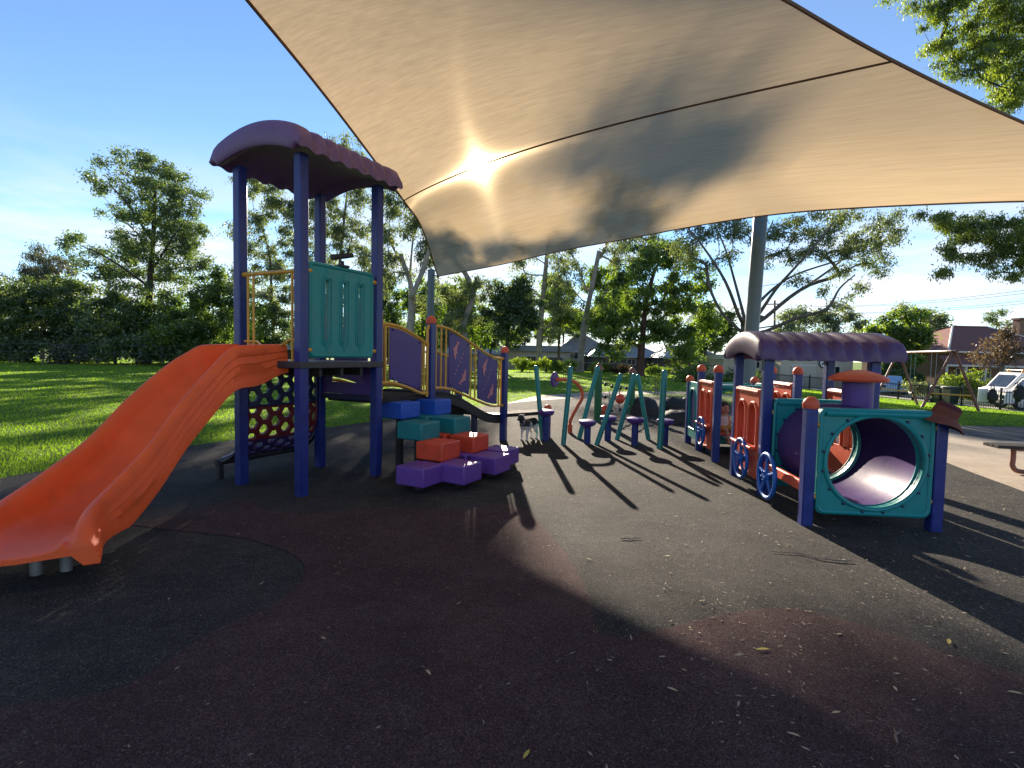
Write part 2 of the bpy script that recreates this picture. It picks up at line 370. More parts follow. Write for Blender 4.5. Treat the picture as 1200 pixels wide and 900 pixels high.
def build_lawn():
    xs = np.concatenate([[-900, -400, -200, -120], np.arange(-80, 81, 2.0), [110, 160, 250, 500, 900]])
    ys = np.concatenate([[-300, -100, -40], np.arange(-16, 111, 2.0), [130, 170, 250, 400, 700, 1400]])
    mb = MB(); n = len(ys)
    mb.v = [(x, y, hgt(x, y)) for x in xs for y in ys]
    mb.f = [(i * n + j, (i + 1) * n + j, (i + 1) * n + j + 1, i * n + j + 1) for i in range(len(xs) - 1) for j in range(n - 1)]
    o = obj('lawn', mb, ground_mat('lawn_grass', 'lawn'), smooth=80); tag(o, kind='structure')
build_lawn()
FAR_EDGE = soft([(-16, 5.0), (-9, 5.6)] + px((-60, 577), (0, 562), (60, 551), (150, 534), (270, 517), (360, 505), (440, 494), (520, 484), (580, 475), (640, 469), (720, 465), (790, 466), (850, 474), (905, 484)))
RUBBER = FAR_EDGE + soft([(7.6, 11.5), (7.05, 9.4), (6.55, 8.0), (6.15, 6.6), (5.85, 5.2), (6.2, 3.2), (7.2, 0.5), (8.5, -4)]) + [(7, -9), (-16, -9)]
PATH = [(-0.8, 14.0)] + soft(px((600, 471), (640, 463), (720, 459), (800, 459), (860, 463), (930, 470))) + [(10.3, 14.5), (10.6, 10.7), (30, 10.7), (30, -9), (6.0, -9), (5.0, 8)]
sheet('concrete_path', PATH, 0.004, ground_mat('sandy_concrete', 'beige'))
sheet('asphalt_path', [(9.2, 12.9), (9.6, 10.5), (30, 10.35), (30, 12.95), (18, 12.9)], 0.008, ground_mat('grey_asphalt', 'asphalt'))
M_['blackrubber'] = ground_mat('black_rubber_granules', 'black')
sheet('rubber_playground', RUBBER, 0.012, M_['blackrubber'])
MAROON = soft(px((150, 617), (225, 600), (290, 585), (312, 600), (372, 603), (450, 596), (530, 600), (600, 592), (655, 640), (690, 700), (705, 745), (770, 742), (850, 722), (930, 716), (1010, 735), (1100, 765), (1200, 795), (1330, 835)) + [(3.6, 1.2), (1.5, 0.4), (-1.5, 0.5), (-2.6, 1.2)] + px((-120, 850), (0, 832), (120, 816), (190, 783), (250, 742), (330, 706), (357, 674), (343, 652), (290, 633)), 4)
sheet('maroon_rubber', MAROON, 0.016, ground_mat('maroon_rubber_granules', 'maroon'))
def lens_cover():
    mb = MB().lathe([(0.001, 0.017), (0.44, 0.017), (0.46, 0.012)], tuple(gr(520, 506)), seg=32); return mb
o = obj('drain_cover', lens_cover(), mat('worn_concrete', (0.22, 0.21, 0.19), 0.8, 0.2, 8)); tag(o, 'round pale cover set flush in the dark rubber behind the climbing blocks', 'drain cover')

# ================================================================== SHADE SAIL
C1 = at(513, 324, 16.5); C2 = at(1420, 236, 7.5); C3 = Vector((0.5, 0.5, 4.95)); C4 = Vector((-4.6, 1.5, 5.05))
def resample(pts, n):
    P = [Vector(p) for p in pts]; d = [0]
    for a, b in zip(P, P[1:]): d.append(d[-1] + (b - a).length)
    out = []; j = 0
    for i in range(n + 1):
        t = d[-1] * i / n
        while j < len(P) - 2 and d[j + 1] < t: j += 1
        f = (t - d[j]) / max(1e-9, d[j + 1] - d[j]); out.append(P[j].lerp(P[j + 1], min(1, max(0, f))))
    return out
NV, NU, SEAM = 56, 56, 28
C3 = Vector((-0.3, 1.6, 4.72))
PL1, PR1 = at(473, 235, 10.2), at(1046, 71, 5.2)
_l = smooth_path([C4, at(130, -185, 3.4), at(289.5, 0, 5.0), at(395, 130, 7.1), PL1, at(495, 269, 12.6), C1], 10)
_r = smooth_path([C3, (0.30, 2.7, 4.56), at(795, -74, 3.6), at(921, 0, 4.4), PR1, at(1200, 144, 6.3), C2], 10)
E_L = resample(_l[:41], SEAM) + resample(_l[40:], NV - SEAM)[1:]
E_R = resample(_r[:41], SEAM) + resample(_r[40:], NV - SEAM)[1:]
E_F = resample(smooth_path([C1, at(587, 310, 14.9), at(663, 293, 13.2), at(740, 279, 11.8), at(800, 267.5, 10.8), at(885, 254, 9.7), at(990, 244.5, 8.7), at(1200, 236, 7.9), C2], 8), NU)
E_N = resample(smooth_path([C4, (-2.3, 1.75, 4.95), C3], 10), NU)
def sail_pt(i, j):
    u = i / NU; v = j / NV; p = E_L[j].lerp(E_R[j], u)
    if j > SEAM: p += (E_F[i] - C1.lerp(C2, u)) * ((v - 0.5) * 2) ** 1.6
    else: p += (E_N[i] - C4.lerp(C3, u)) * ((0.5 - v) * 2) ** 1.6
    p.z += 0.24 * math.sin(math.pi * u ** 0.8) * math.sin(math.pi * v); return p
def sail_mat():
    m = bpy.data.materials.new('beige_shade_cloth'); nt, N, L = nodes(m)
    o = N.new('ShaderNodeOutputMaterial'); uv = N.new('ShaderNodeUVMap'); uv.uv_map = 'UVMap'
    mp = N.new('ShaderNodeMapping'); mp.inputs['Scale'].default_value = (2.5, 230, 1); L.new(uv.outputs[0], mp.inputs[0])
    n1 = N.new('ShaderNodeTexNoise'); n1.inputs['Scale'].default_value = 1; n1.inputs['Detail'].default_value = 4; L.new(mp.outputs[0], n1.inputs['Vector'])
    mp2 = N.new('ShaderNodeMapping'); mp2.inputs['Scale'].default_value = (0.8, 60, 1); L.new(uv.outputs[0], mp2.inputs[0])
    n2 = N.new('ShaderNodeTexNoise'); n2.inputs['Scale'].default_value = 1; n2.inputs['Detail'].default_value = 8; n2.inputs['Roughness'].default_value = 0.7; L.new(mp2.outputs[0], n2.inputs['Vector'])
    ad = N.new('ShaderNodeMath'); ad.operation = 'ADD'; L.new(n1.outputs[0], ad.inputs[0]); L.new(n2.outputs[0], ad.inputs[1])
    mr = N.new('ShaderNodeMapRange'); mr.inputs[1].default_value = 0.75; mr.inputs[2].default_value = 1.25; mr.inputs[3].default_value = 0.86; mr.inputs[4].default_value = 1.07; L.new(ad.outputs[0], mr.inputs[0])
    def tint(c):
        x = N.new('ShaderNodeMixRGB'); x.blend_type = 'MULTIPLY'; x.inputs[0].default_value = 1; x.inputs[1].default_value = (*c, 1); L.new(mr.outputs[0], x.inputs[2]); return x.outputs[0]
    d = N.new('ShaderNodeBsdfDiffuse'); L.new(tint((0.36, 0.29, 0.195)), d.inputs[0])
    t = N.new('ShaderNodeBsdfTranslucent'); L.new(tint((0.56, 0.42, 0.245)), t.inputs[0])
    a = N.new('ShaderNodeMixShader'); a.inputs[0].default_value = 0.55; L.new(d.outputs[0], a.inputs[1]); L.new(t.outputs[0], a.inputs[2])
    # light scattered forward through the open knit
    r = N.new('ShaderNodeBsdfHair'); r.component = 'Transmission'; r.inputs['RoughnessU'].default_value = SAIL_R1; r.inputs['RoughnessV'].default_value = SAIL_R1; L.new(tint((0.75, 0.6, 0.4)), r.inputs[0])
    tg = N.new('ShaderNodeTangent'); tg.direction_type = 'UV_MAP'; tg.uv_map = 'UVMap'; L.new(tg.outputs[0], r.inputs['Tangent'])
    b = N.new('ShaderNodeMixShader'); b.inputs[0].default_value = SAIL_W1; L.new(a.outputs[0], b.inputs[1]); L.new(r.outputs[0], b.inputs[2])
    tr = N.new('ShaderNodeBsdfTransparent'); tr.inputs[0].default_value = (0.9, 0.8, 0.6, 1)
    c = N.new('ShaderNodeMixShader'); c.inputs[0].default_value = 0.035; L.new(b.outputs[0], c.inputs[1]); L.new(tr.outputs[0], c.inputs[2])
    L.new(c.outputs[0], o.inputs[0]); return m
SAIL_R1, SAIL_W1 = 0.006, 0.004
def build_sail():
    t = thing('shade_sail', 'large beige fabric shade sail stretched high over the playground', 'shade sail', (2.2, 7.0, 4.4))
    m = sail_mat(); brown = mat('brown_webbing', (0.17, 0.095, 0.06), 0.8, 0.2, 30, 0.3, 300)
    for j0, j1 in ((0, SEAM), (SEAM, NV)):
        mb = MB(); w = j1 - j0 + 1
        mb.v = [sail_pt(i, j) for i in range(NU + 1) for j in range(j0, j1 + 1)]
        mb.f = [(i * w + j, i * w + j + 1, (i + 1) * w + j + 1, (i + 1) * w + j) for i in range(NU) for j in range(w - 1)]
        o = obj('fabric_panel', mb, m, t, smooth=180)
        uv = o.data.uv_layers.new(name='UVMap'); li = np.zeros(len(o.data.loops), dtype=np.int32); o.data.loops.foreach_get('vertex_index', li)
        U = np.stack([(li // w) / NU * 8, (li % w + j0) / NV * 14 / 8], 1).astype(np.float32); uv.data.foreach_set('uv', U.ravel())
    dn = Vector((0, 0, -0.012))
    pts = [sail_pt(i, SEAM) for i in range(NU + 1)]
    mb = MB()
    for i, p in enumerate(pts):
        q = (sail_pt(i, SEAM + 1) - sail_pt(i, SEAM)).normalized() * 0.02
        mb.v += [p - q + dn, p + q + dn, p + q * 1 + dn * 0.4, p - q + dn * 0.4]
    for i in range(NU):
        for k in range(4): mb.f.append((i * 4 + k, i * 4 + (k + 1) % 4, i * 4 + 4 + (k + 1) % 4, i * 4 + 4 + k))
    obj('seam', mb, brown, t, recalc=True)
    for E, r in ((E_L, 0.018), (E_F, 0.014), (E_R, 0.017), (E_N, 0.02)):
        obj('hem', MB().tube(E, r, 6), brown, t)
    for c, e in ((C1, Vector((-0.2, 0.5, 0.12))), (C2, Vector((0.5, 0.1, 0.1))), (C3, Vector((0.15, -0.5, 0.05))), (C4, Vector((-0.4, -0.3, 0.05)))):
        mb = MB().tube([c, c + e], 0.018, 6); mb.ball(c, 0.05, 8); obj('corner_fitting', mb, M_['galv'], t)
build_sail()
def sail_pole(base, top, r, label):
    t = thing('sail_pole', label, 'pole', base, 0, 'steel poles that hold the shade sail')
    obj('shaft', MB().tube([base, Vector(base).lerp(top, 0.5), top], r, 16), M_['pole'], t, smooth=60)
    b = Vector(base); mb = MB().lathe([(r * 2.2, 0.0), (r * 2.2, 0.03), (r * 1.15, 0.03)], b, seg=16); obj('base_plate', mb, M_['pole'], t)
    obj('cap', MB().lathe([(r * 1.06, 0), (r * 1.06, 0.04), (r * 0.5, 0.07)], top, seg=16), M_['pole'], t)
p0 = at(502.5, 470, 16.9); p0.z = 0
p1 = at(505.5, 318, 17.0)
sail_pole(tuple(p0), p1, 0.115, 'slim grey pole at the low far corner of the sail, left of the dolphin railing')
q0 = at(874, 455, 9.9); q0.z = 0; q1 = at(893, 232, 10.3); q1 = q0.lerp(q1, 4.24 / q1.z)
sail_pole(tuple(q0), q1, 0.125, 'thick leaning grey steel pole behind the purple train roof')
sail_pole((C2.x + 0.6, C2.y + 0.2, 0), Vector((C2.x + 0.75, C2.y + 0.2, 4.3)), 0.115, 'grey steel pole beyond the right edge of the playground')
# ================================================================== PLAY TOWER
TY = math.atan2(-0.463, 0.886); TO = Vector((-2.283, 6.119, 0)); TU = Vector((0.886, -0.463, 0)); TV = Vector((0.463, 0.886, 0)); ZU = Vector((0, 0, 1))
TA, TB = 0.465, 0.55
def TL(x, y, z): return TO + TU * x + TV * y + ZU * z
def roof_mesh(ex, ey, ez, org, w, l, z0, rise, th, nrib, ribh, notch=0.0, lip=0.05):
    """moulded arched roof: arch across ex (width w), ribs along ey (length l)"""
    ns, nt_ = 26, 96; mb = MB(); org = Vector(org)
    def hz(s): return rise * (1 - (2 * s - 1) ** 2)
    rings = []
    for j in range(nt_ + 1):
        t = j / nt_
        e = min(t, 1 - t) * l                               # distance to the end
        rnd = math.sqrt(max(0, 1 - (1 - min(1, e / 0.07)) ** 2))
        rb = 0.5 - 0.5 * math.cos(2 * math.pi * nrib * max(0, min(1, (t - 0.10) / 0.80))) if 0.10 < t < 0.90 else 0
        rb = -ribh * (rb ** 1.3)
        ring = []
        for i in range(ns + 1):
            s = i / ns; side = min(s, 1 - s) * w
            o = math.sqrt(max(0, 1 - (1 - min(1, side / 0.10)) ** 2))
            k = 0.35 + 0.65 * rnd
            x = (s - 0.5) * (w + (rb * 1.2 if side < 0.12 else 0))
            z = z0 + hz(s) + th * (0.58 + 0.42 * o) * k + rb * o
            ring.append(org + ex * x + ey * ((t - 0.5) * l) + ZU * z)
        for i in range(ns, -1, -1):
            s = i / ns; side = min(s, 1 - s) * w
            x = (s - 0.5) * (w - 0.02)
            endlip = -lip * max(0, 1 - e / 0.16) if nrib else 0
            inn = 0.0 if side < 0.10 else 0.03
            z = z0 + hz(s) * (0.92) + inn + (notch * (0.5 - 0.5 * math.cos(2 * math.pi * nrib * t)) if side < 0.08 else 0) + endlip * (0 if side < 0.1 else 1) + th * 0.25 * (1 - rnd)
            ring.append(org + ex * x + ey * ((t - 0.5) * l) + ZU * z)
        rings.append(ring)
    m = len(rings[0])
    mb.v = [p for r in rings for p in r]
    for j in range(nt_):
        for k in range(m):
            l_ = (k + 1) % m; mb.f.append((j * m + k, (j + 1) * m + k, (j + 1) * m + l_, j * m + l_))
    for base, flip in ((0, False), (nt_ * m, True)):         # close the two ends
        for i in range(ns):
            q = (base + i, base + i + 1, base + m - 2 - i, base + m - 1 - i)
            mb.f.append(q if not flip else q[::-1])
    return mb
def cap_mesh(p, r, z, sq=False):
    return MB().lathe([(r, z - 0.03), (r * 1.08, z), (r * 1.06, z + 0.02), (r * 0.85, z + 0.05), (r * 0.45, z + 0.072), (0.001, z + 0.08)], (p[0], p[1], 0), seg=14)
def bracket(mb, p, ax, r=0.028):                             # yellow clamp between a post and a panel
    mb.tube([Vector(p) - Vector(ax) * 0.05, Vector(p) + Vector(ax) * 0.05], r, 8); mb.ball(Vector(p) + Vector(ax) * 0.05, r * 1.3, 8); return mb

def build_tower():
    t = thing('play_tower', 'square play tower of blue posts under an arched purple roof, with a teal slotted panel', 'play tower', TO, TY)
    for x, y in ((-TA, -TB), (TA, -TB), (TA, TB), (-TA, TB)):
        obj('post', MB().box(x - 0.052, x + 0.052, y - 0.052, y + 0.052, 0, 3.43), M_['post'], t, bevel=0.012, seg=3, local=True)
    X, Y = Vector((1, 0, 0)), Vector((0, 1, 0))
    obj('roof', roof_mesh(X, Y, ZU, (0, 0, 0), 1.34, 1.52, 3.40, 0.16, 0.20, 7, 0.085, 0.03, 0.10), M_['roofpurple'], t, smooth=50, local=True, recalc=True)
    obj('deck', MB().box(-TA - 0.06, TA + 0.06, -TB - 0.06, TB + 0.06, 1.31, 1.38), M_['deck'], t, bevel=0.01, local=True)
    mb = MB()
    for y in (-0.3, 0, 0.3): mb.box(-TA, TA, y - 0.02, y + 0.02, 1.22, 1.308)
    obj('deck_beam', mb, M_['black'], t, local=True)
    # teal barrier panel between the two right-hand posts: plate with three slots and moulded rims
    y0, y1, z0, z1 = -TB + 0.07, TB - 0.09, 1.42, 2.40
    slots = []
    for c in (0.255, 0.52, 0.775):
        cy = y0 + (y1 - y0) * c; r = 0.036; a, b = z0 + 0.19, z1 - 0.19
        slots.append([(cy + r * math.cos(q), b + r * math.sin(q)) for q in [math.pi * k / 8 for k in range(9)]] + [(cy + r * math.cos(q), a + r * math.sin(q)) for q in [math.pi + math.pi * k / 8 for k in range(9)]])
    mb = MB().plate(rrect(y0, y1, z0, z1, 0.05), slots, (TA - 0.025, 0, 0), Y, ZU, 0.05)
    for s in slots:
        cy = sum(p[0] for p in s) / len(s); cz = sum(p[1] for p in s) / len(s)
        big = [(cy + (p[0] - cy) * 1.75, cz + (p[1] - cz) * 1.07) for p in s]
        for L_ in (s, big): mb.tube([(TA + 0.027, p[0], p[1]) for p in L_], 0.010, 6, closed=True)
        for e in (1, -1):
            zz = cz + e * 0.335; mb.tube([(TA + 0.024, cy, zz), (TA + 0.024, cy, zz + e * 0.10)], [0.022, 0.012], 6)
    rim = rrect(y0 + 0.02, y1 - 0.02, z0 + 0.02, z1 - 0.02, 0.05)
    mb.tube([(TA + 0.018, p[0], p[1]) for p in rim], 0.022, 8, closed=True)
    obj('barrier_panel', mb, M_['teal'], t, smooth=45, local=True)
    for y, s in ((TB - 0.055, 1), (-TB + 0.05, -1)):
        for z in (1.5, 2.3): obj('clamp', bracket(MB(), (TA + 0.02, y, z), (0, s, 0), 0.024), M_['yellow'], t, local=True)
    # toy telescope on top of the panel
    mb = MB().box(TA - 0.05, TA + 0.05, -0.06, 0.06, 2.40, 2.425); mb.tube([(TA, 0, 2.42), (TA, 0, 2.47)], 0.02, 8); mb.tube([(TA - 0.02, -0.13, 2.49), (TA + 0.03, 0.12, 2.55)], [0.034, 0.026], 10)
    mb.tube([(TA, 0.06, 2.52), (TA, 0.10, 2.62)], 0.012, 6); mb.tube([(TA, -0.02, 2.52), (TA + 0.02, 0.0, 2.57)], 0.016, 6)
    obj('telescope', mb, M_['black'], t, local=True)
    # yellow safety rail over the slide entrance
    mb = MB().tube([(-TA + 0.03, -TB, 2.29), (TA - 0.03, -TB, 2.29)], 0.021, 10)
    obj('safety_rail', mb, M_['yellow'], t, local=True)
    for x in (-TA + 0.12, -TA + 0.21, TA - 0.13, TA - 0.075): obj('rail_bar', MB().tube([(x, -TB, 1.40 if x < 0 else 1.36), (x, -TB, 2.28)], 0.013, 8), M_['yellow'], t, local=True)
    obj('rail_bar', MB().tube([(TA - 0.06, -TB, 1.60), (TA - 0.16, -TB, 1.60), (0.12, -TB, 1.52)], 0.013, 8), M_['yellow'], t, local=True)
    obj('rail_bar', MB().tube([(-TA + 0.06, -TB, 1.58), (-TA + 0.25, -TB, 1.58), (-0.14, -TB, 1.54)], 0.013, 8), M_['yellow'], t, local=True)
    for x, s in ((-TA + 0.05, 1), (TA - 0.05, -1)):
        obj('clamp', bracket(MB(), (x, -TB, 2.29), (-s, 0, 0), 0.028), M_['yellow'], t, local=True)
    # low back rail of the far side
    for x in (-0.2, 0.0, 0.2): obj('rail_bar', MB().tube([(x - 0.05, TB, 1.40), (x - 0.05, TB, 1.75)], 0.013, 8), M_['yellow'], t, local=True) if False else None
    # riser below the deck towards the lower platform
    mb = MB().plate([(-TA + 0.06, 0.97), (TA - 0.06, 0.97), (TA - 0.06, 1.30), (-TA + 0.06, 1.30)], [[(-0.28, 1.11), (0.28, 1.11)] + [(0.28 * math.cos(math.pi * k / 10), 1.11 + 0.16 * math.sin(math.pi * k / 10)) for k in range(1, 10)]], (0, TB + 0.02, 0), X, ZU, 0.03)
    obj('riser_panel', mb, M_['purple'], t, smooth=30, local=True)
    obj('riser_beam', MB().box(-TA, TA, TB - 0.03, TB + 0.03, 0.90, 0.965), M_['navy'], t, bevel=0.006, local=True)
build_tower()

def build_climber():
    """curved honeycomb climbing wall at the back-left side of the tower, sweeping out to a low foot bar"""
    t = thing('honeycomb_climber', 'curved honeycomb climbing wall in black, dark red and purple under the tower', 'climbing wall', TL(-TA - 0.15, 0, 0), TY)
    prof = smooth_path([(0.0, 0, 1.32), (0.0, 0, 1.05), (0.0, 0, 0.80), (-0.015, 0, 0.60), (-0.09, 0, 0.43), (-0.24, 0, 0.31), (-0.42, 0, 0.24)], 10)
    cum = [0]
    for a, b in zip(prof, prof[1:]): cum.append(cum[-1] + (b - a).length)
    def at_s(s):
        s = max(0, min(cum[-1], s)); j = max(i for i in range(len(cum)) if cum[i] <= s + 1e-9); j = min(j, len(prof) - 2)
        f = (s - cum[j]) / (cum[j + 1] - cum[j]); p = prof[j].lerp(prof[j + 1], f); tg = (prof[j + 1] - prof[j]).normalized(); return p, Vector((tg.z, 0, -tg.x))
    ro = 0.098; th = 0.035; ya, yb = -TB + 0.07, TB - 0.07
    bands = [(0.0, 0.47, M_['navy']), (0.47, 0.86, M_['hexred']), (0.86, cum[-1], M_['darkpurple'])]
    for s0, s1, m in bands:
        mb = MB(); r = 0; y = ya + ro * 0.7
        while y < yb + ro * 0.6:
            s = s0 + (ro * math.sqrt(3) / 2 if r % 2 else 0.0) + ro * 0.1
            while s < s1 + ro:
                vs = []
                for lay in (0, 1):
                    for rr in (ro, ro * 0.66):
                        for k in range(6):
                            a = math.pi / 3 * k
                            yy = min(yb, max(ya, y + rr * math.cos(a))); sv = min(s1, max(s0, s + rr * math.sin(a)))
                            p, n = at_s(sv); vs.append(TL(-TA + p.x, yy, p.z) + (TU * n.x + ZU * n.z) * th * (lay - 0.5))
                fs = []
                for k in range(6):
                    q = (k + 1) % 6
                    fs += [(k, q, 6 + q, 6 + k), (12 + k, 18 + k, 18 + q, 12 + q), (6 + k, 6 + q, 18 + q, 18 + k)]
                mb.add(vs, fs); s += ro * math.sqrt(3)
            y += ro * 1.5; r += 1
        for sv in (s0 + 0.005, s1 - 0.005):
            p, n = at_s(sv); mb.tube([TL(-TA + p.x, ya, p.z), TL(-TA + p.x, yb, p.z)], 0.02, 6)
        for yy in (ya, yb):
            mb.tube([TL(-TA + at_s(s0 + (s1 - s0) * k / 8)[0].x, yy, at_s(s0 + (s1 - s0) * k / 8)[0].z) for k in range(9)], 0.022, 6)
        obj('honeycomb_panel', mb, m, t, smooth=30)
    obj('foot_bar', MB().tube([TL(-TA - 0.42, -TB - 0.02, 0.20), TL(-TA - 0.42, TB + 0.02, 0.20)], 0.035, 8), M_['black'], t)
    for y in (-TB + 0.02, TB - 0.02):
        obj('leg', MB().box(-0.30, -0.23, y - 0.03, y + 0.03, 0, 0.21), M_['black'], t, bevel=0.006, local=True)
        obj('side_bar', MB().tube([TL(-TA + p.x, y, p.z - 0.045) for p in prof[20:]], 0.022, 6), M_['black'], t)
build_climber()

# ================================================================== SLIDE
def build_slide():
    t = thing('slide', 'wide orange plastic slide with high side walls coming down from the tower', 'slide', tuple(gr(78, 670)))
    S = [(334, 404, 5.62), (313, 404.3, 5.46), (292, 405, 5.28), (276, 406.5, 5.15), (263, 415, 5.06), (249, 430, 4.96), (213, 471, 4.68), (178, 519, 4.36), (142, 558, 4.02), (117, 583, 3.76), (104, 597, 3.56), (97, 612, 3.40), (93, 632, 3.28)]
    RT = smooth_path([at(*s) for s in S], 5); n = len(RT)
    tg = []
    for i in range(n):
        a, b = RT[max(0, i - 9)], RT[min(n - 1, i + 9)]; d = Vector((b.x - a.x, b.y - a.y, 0)); tg.append(d.normalized())
    # average the heading towards straight for a gentle bend
    LEFT = [Vector((d.y, -d.x, 0)) for d in tg]
    def hw(i):
        f = i / (n - 1); return 0.58
    rings = []
    for i in range(n):
        f = i / (n - 1); l = LEFT[i]; p = RT[i]; w = hw(i)
        top = p.z
        endf = ss((f - 0.80) / 0.2); startf = 1 - ss(f / 0.16)
        flare = 0.045 * ss((f - 0.72) / 0.25)
        bed = top - (0.26 * (1 - endf) + 0.085 * endf)
        bed = bed * (1 - startf) + startf * max(bed, 1.385)
        if f > 0.5: bed = max(bed, 0.235)
        sk = max(0.125, top - 0.40)
        if startf > 0: sk = top - 0.40 + 0.11 * startf
        c = []
        P0 = Vector((p.x, p.y, 0))
        def q(x, z): c.append(P0 + l * x + ZU * z)
        hgtw = top - sk
        # right outer skirt with stepped mouldings, lip, inner wall, bed, mirrored
        q(-0.055 - flare, sk); q(-0.060 - flare, sk + hgtw * 0.18); q(-0.049 - flare, sk + hgtw * 0.34); q(-0.057 - flare, sk + hgtw * 0.37); q(-0.042 - flare * 0.9, sk + hgtw * 0.54); q(-0.051 - flare * 0.9, sk + hgtw * 0.57)
        q(-0.034 - flare * 0.7, sk + hgtw * 0.74); q(-0.044 - flare * 0.6, sk + hgtw * 0.77); q(-0.036 - flare * 0.4, sk + hgtw * 0.93)
        q(-0.020, top + 0.002); q(0.0, top + 0.008); q(0.022, top); q(0.040, top - 0.03)
        q(0.060, bed + (top - bed) * 0.45); q(0.085, bed + 0.045); q(0.13, bed + 0.012); q(0.2, bed)
        q(w / 2, bed - 0.004)
        q(w - 0.2, bed); q(w - 0.13, bed + 0.012); q(w - 0.085, bed + 0.045); q(w - 0.060, bed + (top - bed) * 0.45)
        q(w - 0.040, top - 0.03); q(w - 0.022, top); q(w, top + 0.008); q(w + 0.020, top + 0.002); q(w + 0.040 + flare * 0.5, sk + hgtw * 0.8); q(w + 0.05 + flare, sk + hgtw * 0.4); q(w + 0.055 + flare, sk)
        # underside
        q(w + 0.02, sk); q(w - 0.04, bed - 0.03); q(w / 2, bed - 0.04); q(0.04, bed - 0.03); q(-0.02, sk)
        rings.append(c)
    m = len(rings[0]); mb = MB(); mb.v = [p for r in rings for p in r]
    # rounded front lip: last ring dropped and pushed forward
    e = rings[-1]; d = tg[-1]; zc = 0.20
    cz = [sum(p.z for p in e) / m for p in e]
    r2 = [Vector((p.x, p.y, zc + (p.z - zc) * 0.95)) + d * 0.018 for p in e]
    r3 = [Vector((p.x, p.y, zc + (p.z - zc) * 0.84)) + d * 0.028 for p in e]
    mb.v += r2 + r3
    for i in range(n + 1):
        for k in range(m):
            a = (k + 1) % m; mb.f.append((i * m + k, i * m + a, (i + 1) * m + a, (i + 1) * m + k))
    # end caps: right skirt, bed slab, left skirt
    def capf(base, flip):
        for k in range(0, 12):
            pass
        idx = list(range(m)); tr = [tuple(base + i for i in idx)]
        for f_ in tr: mb.f.append(f_ if not flip else f_[::-1])
    capf(0, False); capf((n + 1) * m, True)
    obj('chute', mb, M_['orange'], t, smooth=50, recalc=True)
    for a, b in ((43, 675), (78, 670)):
        g = gr(a, b); obj('leg', MB().tube([g, (g.x, g.y, 0.165)], 0.036, 12), M_['galv'], t)
build_slide()

# ================================================================== CLIMBING BLOCKS
def build_steps():
    t = thing('climbing_steps', 'stepped cluster of purple, red, teal and blue plastic climbing blocks', 'climbing steps', tuple(gr(540, 565)), TY)
    H_, s = 0.205, 0.37
    rows = [(0.08, 'purpleblock', [(496, 573), (544, 569.5), (581, 557.5)]), (0.275, 'redblock', [(518, 542), (555, 532)]), (0.47, 'tealblock', [(494, 517.5), (533, 509.5)]), (0.665, 'blueblock', [(471, 492), (510.5, 487.5)])]
    cen = []
    for zb, m, cs in rows:
        for c in cs:
            p = gr(c[0], c[1], zb); cen.append((p - TU * s / 2 + TV * s / 2, zb, m))
    b = [c[0] for c in cen]
    cen += [(b[2] + TV * 0.47 - TU * 0.12, 0.08, 'purpleblock'), (b[2] - TU * 0.40 - TV * 0.02, 0.08, 'purpleblock'), (b[4] - TU * 0.40 - TV * 0.05, 0.275, 'redblock'), (b[6] - TU * 0.40 - TV * 0.05, 0.47, 'tealblock')]
    for c, zb, m in cen:
        mb = MB().obox(c + ZU * (zb + H_ / 2 - c.z), (TU, TV, ZU), (s / 2, s / 2, H_ / 2))
        o = obj('block', mb, M_[m], t, bevel=0.018, seg=3)
        st = MB()
        for k in range(5):
            f = (k - 2) * 0.065
            zz = zb + H_ * (0.42 + 0.12 * (k % 2))
            st.ball(Vector((c.x, c.y, zz)) + TU * (s / 2) + TV * f, 0.0065, 6); st.ball(Vector((c.x, c.y, zz)) - TV * (s / 2) + TU * f, 0.0065, 6)
        for a in range(5):
            for b_ in range(5): st.ball(Vector((c.x, c.y, zb + H_)) + TU * (a - 2) * 0.062 + TV * (b_ - 2) * 0.062, 0.010, 6, sq=(1, 1, 0.5))
        tag(obj('studs', st, M_[m], o), kind='stuff')
    for c, zb, m in cen[:9]:
        obj('leg', MB().post((c.x, c.y), TU, 0.07, 0.07, 0, zb + 0.01), M_['black'], t)
build_steps()

